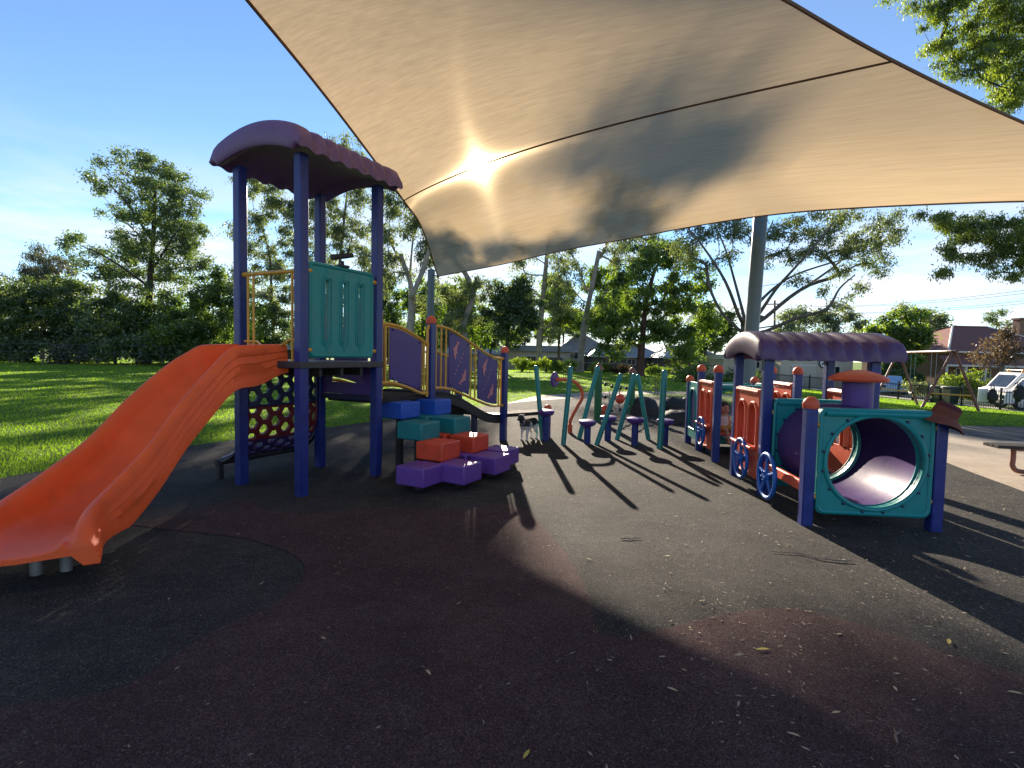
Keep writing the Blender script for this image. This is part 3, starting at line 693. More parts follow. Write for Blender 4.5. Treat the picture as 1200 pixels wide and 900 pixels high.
# ================================================================== ARCHED BRIDGE WITH RAILINGS
def dolphin():
    top = [(-0.5, -0.06), (-0.40, 0.02), (-0.25, 0.10), (-0.05, 0.15), (-0.02, 0.26), (0.08, 0.15), (0.25, 0.07), (0.38, -0.02), (0.52, 0.06), (0.47, -0.05), (0.56, -0.16), (0.40, -0.11), (0.22, -0.07), (0.02, -0.06), (-0.12, -0.16), (-0.13, -0.05), (-0.30, -0.05), (-0.42, -0.09)]
    return top
def build_bridge():
    t = thing('arched_bridge', 'black ribbed arched bridge with yellow railings and purple dolphin panels', 'bridge', TL(0, TB + 2.0, 0), TY)
    yE = TB + 1.08; tF = 2.12; yF = yE + tF
    for x in (TA, -TA):
        for y, z in ((yE, 1.92), (yF, 1.55)):
            p = TL(x, y, 0); obj('post', MB().post(p, TU, 0.104, 0.104, 0, z), M_['post'], t, bevel=0.012, seg=3)
            obj('post_cap', cap_mesh(p, 0.068, z), M_['cap'], t)
    # flat bay
    mb = MB().obox(TL(0, TB + 0.57, 0.90), (TU, TV, ZU), (TA - 0.06, 0.50, 0.035)); obj('platform', mb, M_['plank'], t, bevel=0.008)
    # ribbed rubber walkway
    pr = smooth_path([(0, yE + 0.06, 0.935), (0, yE + 0.35, 0.925), (0, yE + 0.75, 0.83), (0, yE + 1.15, 0.68), (0, yE + 1.55, 0.53), (0, yE + 1.9, 0.455), (0, yE + 2.2, 0.44)], 8)
    P = resample(pr, 30); ribs = MB(); skirt = MB()
    for a, b in zip(P, P[1:]):
        c = (a + b) / 2; d = (b - a).normalized(); nn = Vector((0, -d.z, d.y))
        ax = (TU, TV * d.y + ZU * d.z, TV * nn.y + ZU * nn.z)
        ribs.obox(TL(0, c.y, c.z), ax, (TA - 0.03, (b - a).length * 0.40, 0.022))
    for x in (TA - 0.045, -TA + 0.045):
        skirt = MB()
        for a, b in zip(P, P[1:]):
            c = (a + b) / 2; d = (b - a).normalized(); nn = Vector((0, -d.z, d.y)); ax = (TU, TV * d.y + ZU * d.z, TV * nn.y + ZU * nn.z)
            skirt.obox(TL(x, c.y, c.z - 0.075), ax, (0.02, (b - a).length * 0.52, 0.052))
        obj('side_skirt', skirt, M_['black'], t)
    o = obj('rubber_ribs', ribs, M_['black'], t, bevel=0.008); tag(o, kind='stuff')
    for y, z in ((yE + 1.35, 0.52),):
        for x in (TA - 0.12, -TA + 0.12): obj('leg', MB().post(TL(x, y, 0), TU, 0.08, 0.08, 0, z), M_['navy'], t, bevel=0.01)
    # rails
    def rail(x, near):
        sgn = 1 if x > 0 else -1
        T1 = smooth_path([(0, TB + 0.07, 1.83), (0, TB + 0.25, 1.83), (0, TB + 0.5, 1.79), (0, TB + 0.8, 1.69), (0, TB + 1.02, 1.60)], 5)
        B1 = smooth_path([(0, TB + 0.07, 1.12), (0, TB + 0.3, 1.11), (0, TB + 0.6, 1.04), (0, TB + 0.85, 0.96), (0, TB + 1.02, 0.94)], 5)
        T2 = smooth_path([(0, yE + 0.05, 1.86), (0, yE + 0.25, 1.86), (0, yE + 0.52, 1.82), (0, yE + 0.96, 1.68), (0, yE + 1.40, 1.53), (0, yE + 1.75, 1.44), (0, yE + 2.07, 1.42)], 5)
        B2 = smooth_path([(0, yE + 0.05, 1.01), (0, yE + 0.25, 1.00), (0, yE + 0.52, 0.965), (0, yE + 0.9, 0.855), (0, yE + 1.33, 0.73), (0, yE + 1.7, 0.64), (0, yE + 2.07, 0.62)], 5)
        for C in (T1, B1, T2, B2):
            obj('handrail' if C in (T1, T2) else 'bottom_rail', MB().tube([TL(x, p.y, p.z) for p in C], 0.021, 8), M_['yellow'], t)
        def zat(C, y):
            for a, b in zip(C, C[1:]):
                if a.y <= y <= b.y: return a.z + (b.z - a.z) * (y - a.y) / max(1e-6, b.y - a.y)
            return C[-1].z if y > C[-1].y else C[0].z
        for y in (TB + 0.16, TB + 0.93): obj('rail_bar', MB().tube([TL(x, y, zat(B1, y)), TL(x, y, zat(T1, y))], 0.013, 8), M_['yellow'], t)
        obj('rail_bar', MB().tube([TL(x, TB + 0.08, 0.93), TL(x, TB + 0.08, 1.95)], 0.02, 8), M_['yellow'], t)
        obj('rail_bar', MB().tube([TL(x, TB + 1.0, 0.90), TL(x, TB + 1.0, 1.80), TL(x, TB + 1.03, 1.86), TL(x, yE - 0.03, 1.87)], 0.02, 8), M_['yellow'], t)
        for y in (yE + 0.12, yE + 0.24, yE + 0.36, yE + 1.03, yE + 1.16, yE + 1.92, yE + 2.0): obj('rail_bar', MB().tube([TL(x, y, zat(B2, y)), TL(x, y, zat(T2, y))], 0.013, 8), M_['yellow'], t)
        for y, z in ((yE + 0.07, 1.86), (yF - 0.07, 1.42), (yF - 0.07, 0.62), (yE + 0.07, 1.01)):
            obj('clamp', bracket(MB(), TL(x, y, z), TV * (0.8 if y > yE + 1 else -0.8), 0.026), M_['yellow'], t)
        for C, D_, a, b, dol in ((T1, B1, TB + 0.24, TB + 0.86, False), (T2, B2, yE + 0.44, yE + 0.98, True), (T2, B2, yE + 1.24, yE + 1.86, True)):
            ys = [a + (b - a) * k / 10 for k in range(11)]
            out = [(y, zat(D_, y) + 0.035) for y in ys] + [(y, zat(C, y) - 0.035) for y in reversed(ys)]
            pn = obj('infill_panel', MB().plate(out, [], TL(x - 0.008, 0, 0), TV, ZU, 0.016), M_['panelpurple'], t, smooth=30)
            bolts = MB()
            for y, z in ((a + 0.04, zat(C, a + 0.04) - 0.06), (b - 0.04, zat(C, b - 0.04) - 0.06), (a + 0.04, zat(D_, a + 0.04) + 0.06), (b - 0.04, zat(D_, b - 0.04) + 0.06)): bolts.ball(TL(x + 0.010, y, z), 0.014, 6)
            tag(obj('bolts', bolts, M_['black'], pn), kind='stuff')
            if dol and near:
                mid = (zat(C, (a + b) / 2) + zat(D_, (a + b) / 2)) / 2
                for (dy, dz, ang, fl) in ((-0.11, 0.20, 75, 1), (0.10, -0.20, 235, 1)):
                    ca, sa = math.cos(rad(ang)), math.sin(rad(ang)); sc = 0.27
                    yc = (a + b) / 2 + dy
                    out = [(yc + sc * (ca * px_ - sa * py_ * fl * 1.35), mid + dz + sc * (sa * px_ + ca * py_ * fl * 1.35)) for px_, py_ in dolphin()]
                    ar = sum(out[i][0] * out[(i + 1) % len(out)][1] - out[(i + 1) % len(out)][0] * out[i][1] for i in range(len(out)))
                    if ar < 0: out = out[::-1]
                    obj('dolphin_inlay', MB().plate(out, [], TL(x + 0.0085, 0, 0), TV, ZU, 0.004), M_['pink'], pn, smooth=30)
                dots = MB()
                for k in range(6): dots.lathe([(0.012, 0.0), (0.012, 0.004)], TL(x + 0.0085, (a + b) / 2 + (k - 2.5) * 0.042 - 0.02, mid + (k - 2.5) * 0.058), (TV, ZU, TU), 8)
                tag(obj('bubble_dots', dots, M_['pink'], pn), kind='stuff')
    rail(TA, True); rail(-TA, False)
    # low plank on from the foot of the bridge to a short post
    e = TL(TA * 0.2, yF + 0.05, 0.41); g = gr(641, 513)
    d = Vector((g.x - e.x, g.y - e.y, 0.07)); L_ = d.length; d.normalize(); sd = Vector((d.y, -d.x, 0)).normalized()
    obj('plank', MB().obox(e + d * L_ / 2, (d, sd, d.cross(sd)), (L_ / 2, 0.20, 0.03)), M_['plank'], t, bevel=0.01)
    obj('post', MB().post((g.x, g.y), TU, 0.10, 0.10, 0, 0.53), M_['post'], t, bevel=0.012); obj('post_cap', cap_mesh(g, 0.066, 0.53), M_['cap'], t)
build_bridge()

# ================================================================== BALANCE TRAIL
def build_trail():
    poles = [((628.4, 431), (635.7, 516), 'upright teal pole at the left end of the balance trail, beside the dog'), ((668.8, 432), (660, 522), 'leaning teal pole that crosses the orange hoop'), ((700.5, 431), (678.5, 514.6), 'slanting teal pole whose head meets the left green climber post'),
             ((727.4, 440), (699, 522), 'steeply slanting teal pole, right of the purple pod it half hides'), ((743, 440), (722.8, 516), 'slanting teal pole forming the left half of the teal A-shape'), ((747.6, 441), (760, 516), 'teal pole leaning left, right half of the teal A-shape'), ((778.8, 436.7), (773, 526.5), 'thick near-upright teal pole at the right end of the balance trail')]
    for i, (tp, bs, lab) in enumerate(poles):
        b = gr(*bs); q = at(tp[0], tp[1], b.y + 0.12); r = 0.05 if i == 6 else 0.042
        t = thing('leaning_pole', lab, 'pole', tuple(b), 0, 'teal poles of the balance trail')
        obj('shaft', MB().tube([b - (q - b).normalized() * 0.03, q], r, 12), M_['tealpole'], t); obj('end_cap', MB().ball(q, r * 1.03, 10), M_['tealpole'], t)
    pods = [((641, 480), (639, 517), 'purple stepping pod nearest the dog'), ((689, 517), (688, 520.5), 'purple stepping pod between the slanting teal poles, in front of the orange hoop'), ((714, 512), (712, 517), 'purple stepping pod in the middle of the trail, half behind a slanting pole'), ((745, 492), (743.5, 523), 'purple stepping pod under the teal A-shape'), ((780, 495), (778.7, 522.5), 'purple stepping pod at the right end of the trail behind the thick teal pole')]
    tops = [480, 492, 487, 489, 491]
    for (c, b, lab), ty in zip(pods, tops):
        g = gr(*b); z = at(b[0], ty, g.y).z
        t = thing('stepping_pod', lab, 'stepping pod', tuple(g), 0, 'purple stepping pods of the balance trail')
        obj('post', MB().tube([g, (g.x, g.y, z - 0.05)], 0.058, 12), M_['post'], t)
        obj('step', MB().lathe([(0.06, z - 0.12), (0.10, z - 0.10), (0.135, z - 0.075), (0.148, z - 0.04), (0.14, z - 0.012), (0.10, z), (0.001, z + 0.004)], (g.x, g.y, 0), seg=24), M_['purple'], t)
build_trail()
def build_hoop():
    b = gr(668, 508); Y = b.y
    t = thing('spinner_hoop', 'bent orange pipe ending in an upright purple disc', 'spinner pole', tuple(b))
    pts = smooth_path([b, at(668, 496, Y), at(670, 489, Y), at(677, 476, Y), at(682.3, 466, Y), at(681.5, 457, Y), at(676, 449.5, Y), at(669, 446, Y), at(660, 444.8, Y), at(651, 444.6, Y)], 5)
    obj('pipe', MB().tube(pts, 0.032, 10), M_['cap'], t)
    obj('base_sleeve', MB().tube([b, at(668, 497, Y)], 0.045, 12), M_['cap'], t)
    c = at(650, 444.8, Y); ax = Vector((0.85, -0.52, 0)); ay = Vector((0.52, 0.85, 0))
    obj('disc', MB().lathe([(0.001, -0.03), (0.13, -0.03), (0.15, -0.01), (0.15, 0.01), (0.13, 0.03), (0.001, 0.03)], c, (ay, ZU, ax), 24), M_['purple'], t)
build_hoop()
def build_net():
    a, b = gr(700, 494), gr(739.5, 485.5)
    t = thing('rope_climber', 'pair of green posts strung with ropes and red balls', 'rope climber', tuple(a))
    za, zb = at(701, 432, a.y).z, at(739, 436, b.y).z
    for p, z in ((a, za), (b, zb)):
        obj('post', MB().tube([p, (p.x, p.y, z)], 0.085, 14), M_['green'], t)
        obj('post_cap', MB().lathe([(0.11, z - 0.02), (0.11, z + 0.01), (0.03, z + 0.12), (0.001, z + 0.14)], (p.x, p.y, 0), seg=14), M_['rust'], t)
    for f0, f1 in ((0.75, 0.62), (0.5, 0.40), (0.22, 0.2)):
        p0 = Vector((a.x, a.y, za * f0)); p1 = Vector((b.x, b.y, zb * f1)); mid = (p0 + p1) / 2 - ZU * 0.06
        pts = smooth_path([p0, mid, p1], 8); obj('rope', MB().tube(pts, 0.014, 6), M_['rope'], t)
        for k, fr in enumerate((0.2, 0.42, 0.68, 0.85)):
            big = (f0 == 0.5 and k == 2) or (f0 == 0.22 and k == 0)
            p = pts[int(fr * (len(pts) - 1))]
            obj('ball', MB().ball(p, 0.125 if big else 0.045, 14), M_['redblock'] if big else M_['black'], t)
    for fr in (0.3, 0.6):
        q = a.lerp(b, fr); obj('rope', MB().tube([(q.x, q.y, 0.02), (q.x, q.y, za * 0.55)], 0.012, 6), M_['rope'], t)
build_net()
def mound(px_, py_, r, h, lab, seed):
    g = gr(px_, py_); rn = random.Random(seed); mb = MB()
    pr = [(r, 0), (r * 1.02, h * 0.25), (r * 0.93, h * 0.55), (r * 0.74, h * 0.82), (r * 0.42, h * 0.97), (0.001, h)]
    mb.lathe(pr, g, seg=20)
    mb.v = [(x + rn.uniform(-.03, .03), y + rn.uniform(-.03, .03), z + (rn.uniform(-.025, .025) if z > 0.05 else 0)) for x, y, z in mb.v]
    o = obj('rubber_mound', mb, mat('mound_rubber', (0.013, 0.013, 0.014), 0.7, 0.2, 6, 0.3, 60) if 'moundm' not in M_ else M_['moundm'], smooth=60)
    M_['moundm'] = o.data.materials[0]; tag(o, lab, 'mound', 'black rubber mounds behind the balance trail')
mound(752, 485, 0.42, 0.44, 'black rubber mound behind the A-shaped teal poles', 1)
mound(790, 484, 0.42, 0.42, 'black domed mound left of the teal train end, at the lawn edge', 2)
mound(796, 496, 0.40, 0.30, 'low broad black mound in front of the domed one, beside the train', 3)
mound(808, 481, 0.35, 0.38, 'small black mound mostly hidden behind the far end of the train', 4)
# ================================================================== PLAY TRAIN
NO = Vector((2.686, 4.809, 0)); ND = Vector((0.092, 0.9958, 0)); NW = Vector((0.9958, -0.092, 0)); NWID = 1.09
NS = [0.0, 1.05, 2.02, 2.90, 3.84, 4.59]
def NL(x, y, z): return NO + NW * x + ND * y + ZU * z
def build_train():
    t = thing('play_train', 'play train of blue posts, teal tunnels, red window panels and a ribbed purple roof', 'play train', tuple(NL(NWID / 2, 2.2, 0)), math.atan2(NW.y, NW.x))
    hs = [1.10, 1.50, 1.50, 1.33, 1.32, 1.12]
    for k, y in enumerate(NS):
        for x in (0, NWID):
            h = hs[k] if not (k == 0 and x > 0) else 1.03
            p = NL(x, y, 0); obj('post', MB().post(p, NW, 0.10, 0.10, 0, h + (0.06 if k in (1, 2) else 0)), M_['post'], t, bevel=0.012, seg=3)
            if k not in (1, 2) and not (k == 0 and x > 0): obj('post_cap', cap_mesh(p, 0.066, h), M_['cap'], t)
    # roof, arched across the row and ribbed from side to side
    obj('roof', roof_mesh(ND, NW, ZU, NL(0.60, 1.55, 0), 1.30, 1.50, 1.49, 0.15, 0.19, 7, 0.06, 0.012, 0.11), M_['trainroof'], t, smooth=50, recalc=True)
    # crawl tunnels: a square teal panel with a round mouth at each end, joined by a purple tube
    def tunnel(y0, y1):
        cx, cz, r = NWID / 2, 0.605, 0.408
        for y, s in ((y0, -1), (y1, 1)):
            out = rrect(0.062, NWID - 0.062, 0.13, 1.08, 0.06)
            pn = obj('tunnel_panel', MB().plate(out, [circ(cx, cz, r, 40)], NL(0, y + 0.045, 0), NW, ZU, 0.09), M_['teal'], t, bevel=0.012, smooth=35)
            mb = MB(); f = -0.047
            for sgn in (-1, 1):
                mb.tube([NL(cx + (r + 0.012) * math.cos(a), y + sgn * 0.047, cz + (r + 0.012) * math.sin(a)) for a in [2 * math.pi * k / 48 for k in range(48)]], 0.02, 8, closed=True)
                mb.tube([NL(0.11, y + sgn * 0.045, 1.035), NL(NWID - 0.11, y + sgn * 0.045, 1.035)], 0.028, 8)
                mb.tube([NL(p[0], y + sgn * 0.04, p[1]) for p in rrect(0.080, NWID - 0.080, 0.148, 1.062, 0.06)], 0.02, 6, closed=True)
            obj('moulding', mb, M_['teal'], pn)
            bl = MB()
            for k in range(16):
                a = 2 * math.pi * (k + 0.5) / 16
                for sgn in (-1, 1):
                    bl.lathe([(0.013, 0), (0.013, 0.012), (0.001, 0.016)], NL(cx + (r + 0.040) * math.cos(a), y + sgn * 0.047, cz + (r + 0.040) * math.sin(a)), (NW, ZU, ND * sgn), 8)
            tag(obj('bolts', bl, M_['navy'], pn), kind='stuff')
        prof = []; n = 26
        for i in range(n + 1):
            f = i / n; prof.append((r + 0.012 + 0.05 * math.sin(math.pi * f) ** 0.6, y0 + (y1 - y0) * f))
        inn = [(q - 0.014, h) for i, (q, h) in enumerate(prof)][::-1]
        allp = prof + inn; mb = MB(); seg = 48; vs = []
        for q, h in allp:
            for k in range(seg):
                a = 2 * math.pi * k / seg; vs.append(NL(cx + q * math.cos(a), h, cz + q * math.sin(a)))
        fs = []; m = len(allp)
        for i in range(m):
            j = (i + 1) % m
            for k in range(seg): l = (k + 1) % seg; fs.append((i * seg + k, j * seg + k, j * seg + l, i * seg + l))
        mb.add(vs, fs); obj('tunnel_tube', mb, M_['tube'], t, smooth=60, recalc=True)
        for y in (y0, y1):
            for x, s in ((0.04, 1), (NWID - 0.04, -1)):
                for z in (0.28, 0.93): obj('clamp', bracket(MB(), NL(x - 0.012 * s, y - 0.02, z), NW * s, 0.026), M_['yellow'], t)
    tunnel(0.0, 1.05); tunnel(3.84, 4.59)
    # smoke stack on the front tunnel
    obj('chimney', MB().lathe([(0.135, 0.96), (0.135, 1.32)], NL(0.66, 0.52, 0), seg=24), M_['purple'], t, bevel=0.008)
    obj('chimney_cap', MB().lathe([(0.10, 1.30), (0.25, 1.305), (0.262, 1.325), (0.25, 1.345), (0.17, 1.385), (0.08, 1.41), (0.001, 1.418)], NL(0.66, 0.52, 0), seg=28), M_['cap'], t)
    # red side panels with two round-headed windows each
    def side(x, ya, yb, z0=0.15, z1=1.165):
        a, b = ya + 0.065, yb - 0.065; w = b - a; sgn = -1 if x == 0 else 1
        hol = [arch(a + w * 0.11, a + w * 0.45, z0 + 0.36, z1 - 0.16), arch(a + w * 0.55, a + w * 0.89, z0 + 0.36, z1 - 0.16)]
        pn = obj('window_panel', MB().plate(rrect(a, b, z0, z1, 0.05), hol, NL(x - 0.032, 0, 0), ND, ZU, 0.064) if False else MB().plate(rrect(-b, -a, z0, z1, 0.05), [[(-p[0], p[1]) for p in reversed(h)] for h in hol], NL(x + 0.032, 0, 0), -ND, ZU, 0.064), M_['red'], t, bevel=0.010, smooth=35)
        mb = MB()
        for sg in (-1, 1):
            xx = x + sg * 0.034
            for h in hol:
                ar = [p for p in h[1:]] + [h[0]]
                mb.tube([NL(xx, p[0], p[1]) for p in ar], 0.018, 6)
            mb.tube([NL(xx, a + 0.05, z1 - 0.03), NL(xx, b - 0.05, z1 - 0.03)], 0.028, 8)
            mb.tube([NL(xx, p[0], p[1]) for p in rrect(a + 0.02, b - 0.02, z0 + 0.02, z1 - 0.02, 0.05)], 0.016, 6, closed=True)
        obj('moulding', mb, M_['red'], pn)
        for c in (0.28, 0.72):
            yy = a + w * c; obj('sill', MB().obox(NL(x + sgn * 0.055, yy, z0 + 0.345), (NW, ND, ZU), (0.055, w * 0.19, 0.018)), M_['red'], pn, bevel=0.012, seg=3)
        for z in (0.3, 1.0): obj('clamp', bracket(MB(), NL(x, ya + 0.06, z), -ND, 0.024), M_['yellow'], t)
    for x in (0, NWID): side(x, NS[1], NS[2]); side(x, NS[3], NS[4])
    # teal end panels with a round-headed purple window
    for x in (0, NWID):
        a, b = NS[4] + 0.065, NS[5] - 0.065
        h = arch(a + 0.10, b - 0.10, 0.32, 0.99)
        pn = obj('arch_panel', MB().plate(rrect(-b, -a, 0.16, 1.10, 0.05), [[(-p[0], p[1]) for p in reversed(h)]], NL(x + 0.032, 0, 0), -ND, ZU, 0.064), M_['teal'], t, bevel=0.010, smooth=35)
        obj('moulding', MB().tube([NL(x - 0.034, p[0], p[1]) for p in h], 0.016, 6, closed=True), M_['teal'], pn)
        obj('backing_panel', MB().plate([(-p[0], p[1]) for p in reversed(h)], [], NL(x + 0.012, 0, 0), -ND, ZU, 0.02), M_['purple'], pn)
    # rail with wheels along the near side
    def wheel(y, z, r):
        c = NL(-0.10, y, z)
        w = obj('steering_wheel', MB().tube([NL(-0.10, y + r * math.cos(a), z + r * math.sin(a)) for a in [2 * math.pi * k / 36 for k in range(36)]], 0.021, 10, closed=True), M_['wheel'], t)
        for k in range(5):
            a = 2 * math.pi * k / 5 + 0.3; obj('spoke', MB().tube([NL(-0.10, y + 0.03 * math.cos(a), z + 0.03 * math.sin(a)), NL(-0.10, y + r * math.cos(a), z + r * math.sin(a))], [0.020, 0.014], 8), M_['wheel'], w)
        hb = MB().lathe([(0.001, -0.04), (0.045, -0.035), (0.06, 0.0), (0.05, 0.03), (0.03, 0.08)], c, (ND, ZU, NW), 16)
        obj('hub', hb, M_['wheel'], w)
        hb = MB()
        for k in range(5):
            a = 2 * math.pi * k / 5 + 0.9; hb.ball(NL(-0.135, y + 0.045 * math.cos(a), z + 0.045 * math.sin(a)), 0.014, 6)
        tag(obj('hub_bolts', hb, M_['wheel'], w), kind='stuff')
    obj('side_rail', MB().obox(NL(0.0, (NS[0] + NS[1]) / 2, 0.345), (NW, ND, ZU), (0.022, (NS[1] - NS[0]) / 2 - 0.05, 0.05)), M_['cap'], t, bevel=0.01)
    obj('side_rail', MB().obox(NL(NWID, (NS[0] + NS[1]) / 2, 0.345), (NW, ND, ZU), (0.022, (NS[1] - NS[0]) / 2 - 0.05, 0.05)), M_['cap'], t, bevel=0.01)
    wheel(0.68, 0.30, 0.225); wheel(1.50, 0.33, 0.225); wheel(3.36, 0.39, 0.205)
    obj('floor_step', MB().obox(NL(NWID / 2, 3.30, 0.17), (NW, ND, ZU), (NWID / 2 - 0.06, 0.35, 0.03)), M_['black'], t, bevel=0.008) if False else None
    obj('seat_bench', MB().obox(NL(NWID / 2, 3.62, 0.335), (NW, ND, ZU), (NWID / 2 - 0.05, 0.15, 0.025)), M_['red'], t, bevel=0.010)
    for x in (0.10, NWID - 0.10): obj('bench_leg', MB().post(NL(x, 3.66, 0), NW, 0.06, 0.06, 0, 0.31), M_['navy'], t)
build_train()

def build_hat():
    c = NL(NWID, 0, 1.03); c = Vector((c.x + 0.02, c.y - 0.02, 1.045))
    tl = Matrix.Rotation(rad(24), 3, Vector((0.35, 1, 0)).normalized())
    ax = (tl @ Vector((1, 0, 0)), tl @ Vector((0, 1, 0)), tl @ Vector((0, 0, 1)))
    felt = mat('brown_hat_cloth', (0.16, 0.045, 0.025), 0.9, 0.2, 20, 0.4, 250); dark = mat('maroon_hat_cloth', (0.085, 0.014, 0.020), 0.9, 0.2, 20, 0.4, 250)
    t = thing('bucket_hat', 'brown bucket hat with a maroon crown hung on the blue front-corner post of the train', 'hat', tuple(c - ZU * 0.06))
    mb = MB().lathe([(0.095, -0.012), (0.098, 0.0), (0.14, -0.035), (0.185, -0.085), (0.190, -0.088), (0.145, -0.045), (0.10, -0.008)], c, ax, 32)
    mb.v = [(x, y, z + 0.018 * math.sin(3 * math.atan2(y - c.y, x - c.x) + 0.6) * min(1, max(0, (math.hypot(x - c.x, y - c.y) - 0.09) / 0.08))) for x, y, z in mb.v]
    obj('brim', mb, felt, t, smooth=60)
    mb = MB().lathe([(0.100, -0.01), (0.102, 0.03), (0.098, 0.062)], c, ax, 32); obj('band', mb, felt, t, smooth=60)
    mb = MB().lathe([(0.0985, 0.062), (0.094, 0.085), (0.075, 0.102), (0.04, 0.108), (0.001, 0.102)], c, ax, 32); obj('crown', mb, dark, t, smooth=60)
build_hat()

# ================================================================== CHILD AND DOG
def organic(name, mb, m, parent, vox, sm=6, matx=None):
    o = obj(name, mb, m, parent, smooth=180)
    r = o.modifiers.new('remesh', 'REMESH'); r.mode = 'VOXEL'; r.voxel_size = vox; r.use_smooth_shade = True
    s = o.modifiers.new('smooth', 'SMOOTH'); s.factor = 0.5; s.iterations = sm
    return o
def limb(mb, pts, rs, seg=10):
    mb.tube(pts, rs, seg)
    for p, r in zip(pts, rs): mb.ball(p, r, seg)
    return mb
def build_child():
    B = Vector((3.335, 8.42, 0.362)); yaw = rad(14)
    fx = Vector((math.cos(yaw), math.sin(yaw), 0)); fy = Vector((-math.sin(yaw), math.cos(yaw), 0))      # child's left is +fx, it faces -fy
    def q(x, y, z): return B + fx * x + fy * y + ZU * z
    skin = mat('skin', (0.42, 0.22, 0.15), 0.55, 0.06, 20); vest = mat('pale_vest_cloth', (0.55, 0.47, 0.47), 0.85, 0.1, 30, 0.3, 200); shorts = mat('mustard_shorts_cloth', (0.42, 0.22, 0.05), 0.85, 0.1, 30, 0.3, 200); hair = mat('dark_hair', (0.012, 0.009, 0.008), 0.5, 0.3, 60, 0.5, 200)
    t = thing('person', 'barefoot toddler with dark hair, pale vest and mustard shorts sitting inside the train', 'child', tuple(B))
    mb = MB()
    # torso, neck, head
    for z, r in ((0.05, 0.078), (0.10, 0.076), (0.15, 0.074), (0.19, 0.072), (0.225, 0.060)): mb.ball(q(0, -0.004, z), r, 14, (fx, fy, ZU), (1.08, 0.80, 0.9))
    limb(mb, [q(0, -0.002, 0.23), q(0, -0.008, 0.285)], [0.036, 0.033])
    mb.ball(q(0, -0.012, 0.360), 0.083, 18, (fx, fy, ZU), (0.90, 1.02, 1.08)); mb.ball(q(0, -0.032, 0.322), 0.055, 14, (fx, fy, ZU), (1.0, 0.95, 0.85))
    for s in (-1, 1): mb.ball(q(s * 0.037, -0.062, 0.335), 0.026, 10); mb.ball(q(s * 0.077, -0.004, 0.348), 0.018, 8, (fx, fy, ZU), (0.5, 0.9, 1.2))
    mb.ball(q(0, -0.098, 0.342), 0.012, 8); mb.tube([q(0, -0.090, 0.365), q(0, -0.100, 0.344)], [0.006, 0.010], 6)
    # arms with the hands lying on the thighs
    for s in (-1, 1):
        sh, el, wr = q(s * 0.085, 0.0, 0.215), q(s * 0.118, 0.02, 0.125), q(s * 0.082, -0.075, 0.072)
        limb(mb, [sh, sh.lerp(el, 0.5), el, el.lerp(wr, 0.4), wr], [0.030, 0.027, 0.0235, 0.022, 0.0165])
        d = q(s * 0.068, -0.135, 0.062) - wr; d.normalize(); sd = d.cross(ZU).normalized()
        pm = wr + d * 0.028; mb.ball(pm, 0.021, 10, (d, sd, ZU), (1.15, 1.0, 0.55))
        for k, ln in enumerate((0.026, 0.031, 0.029, 0.022)):
            o0 = pm + d * 0.018 + sd * (k - 1.5) * 0.0105; a1 = o0 + d * ln * 0.6 - ZU * 0.002; a2 = a1 + d * ln * 0.5 - ZU * 0.010; limb(mb, [o0, a1, a2], [0.0058, 0.0054, 0.0048], 6)
        o0 = pm + sd * s * -0.016; limb(mb, [o0, o0 + d * 0.014 - sd * s * 0.010, o0 + d * 0.028 - sd * s * 0.010], [0.0068, 0.006, 0.005], 6)
    # legs over the edge of the bench
    for s in (-1, 1):
        hp, kn, an = q(s * 0.045, -0.01, 0.045), q(s * 0.060, -0.165, 0.040), q(s * 0.045 + 0.02, -0.185, -0.145)
        limb(mb, [hp, hp.lerp(kn, 0.5), kn, kn.lerp(an, 0.35), an], [0.056, 0.048, 0.038, 0.036, 0.023])
        limb(mb, [an - ZU * 0.008 + fy * 0.012, an - fy * 0.035 - ZU * 0.020, an - fy * 0.066 - ZU * 0.026], [0.022, 0.021, 0.015])
        for k in range(5): mb.ball(an - fy * (0.082 - 0.004 * abs(k - 1)) - ZU * 0.029 + fx * (k - 2) * 0.008, 0.0068, 6)
    organic('body', mb, skin, t, 0.004, 5)
    mb = MB()
    for z, r in ((0.045, 0.084), (0.10, 0.081), (0.15, 0.079), (0.19, 0.076), (0.215, 0.063)): mb.ball(q(0, -0.004, z), r, 16, (fx, fy, ZU), (1.08, 0.82, 0.85))
    for s in (-1, 1): limb(mb, [q(s * 0.055, -0.002, 0.20), q(s * 0.052, 0.0, 0.245)], [0.030, 0.022])
    organic('vest', mb, vest, t, 0.005, 4)
    mb = MB()
    for s in (-1, 1):
        hp, kn = q(s * 0.045, -0.01, 0.045), q(s * 0.060, -0.165, 0.040); limb(mb, [hp, hp.lerp(kn, 0.4), hp.lerp(kn, 0.72)], [0.064, 0.058, 0.053])
    mb.ball(q(0, 0.0, 0.055), 0.080, 14, (fx, fy, ZU), (1.1, 0.85, 0.7)); organic('shorts', mb, shorts, t, 0.005, 4)
    mb = MB(); mb.ball(q(0, 0.004, 0.378), 0.086, 18, (fx, fy, ZU), (0.95, 1.02, 0.98)); 
    hv = MB(); rn = random.Random(4)
    for v in mb.v: pass
    keep = []
    def okv(p):
        l = Vector(p) - q(0, 0, 0.36); z = l.z; y = l.dot(fy)
        return z > 0.028 or (y > 0.02 and z > -0.045)
    K = [okv(p) for p in mb.v]; f2 = [f for f in mb.f if all(K[i] for i in f)]
    hv.v = [tuple(Vector(p) + Vector((rn.uniform(-.003, .003), rn.uniform(-.003, .003), rn.uniform(-.002, .004)))) for p in mb.v]; hv.f = f2
    h = obj('hair', hv, hair, t, smooth=180); so = h.modifiers.new('solid', 'SOLIDIFY'); so.thickness = 0.012; so.offset = -0.3
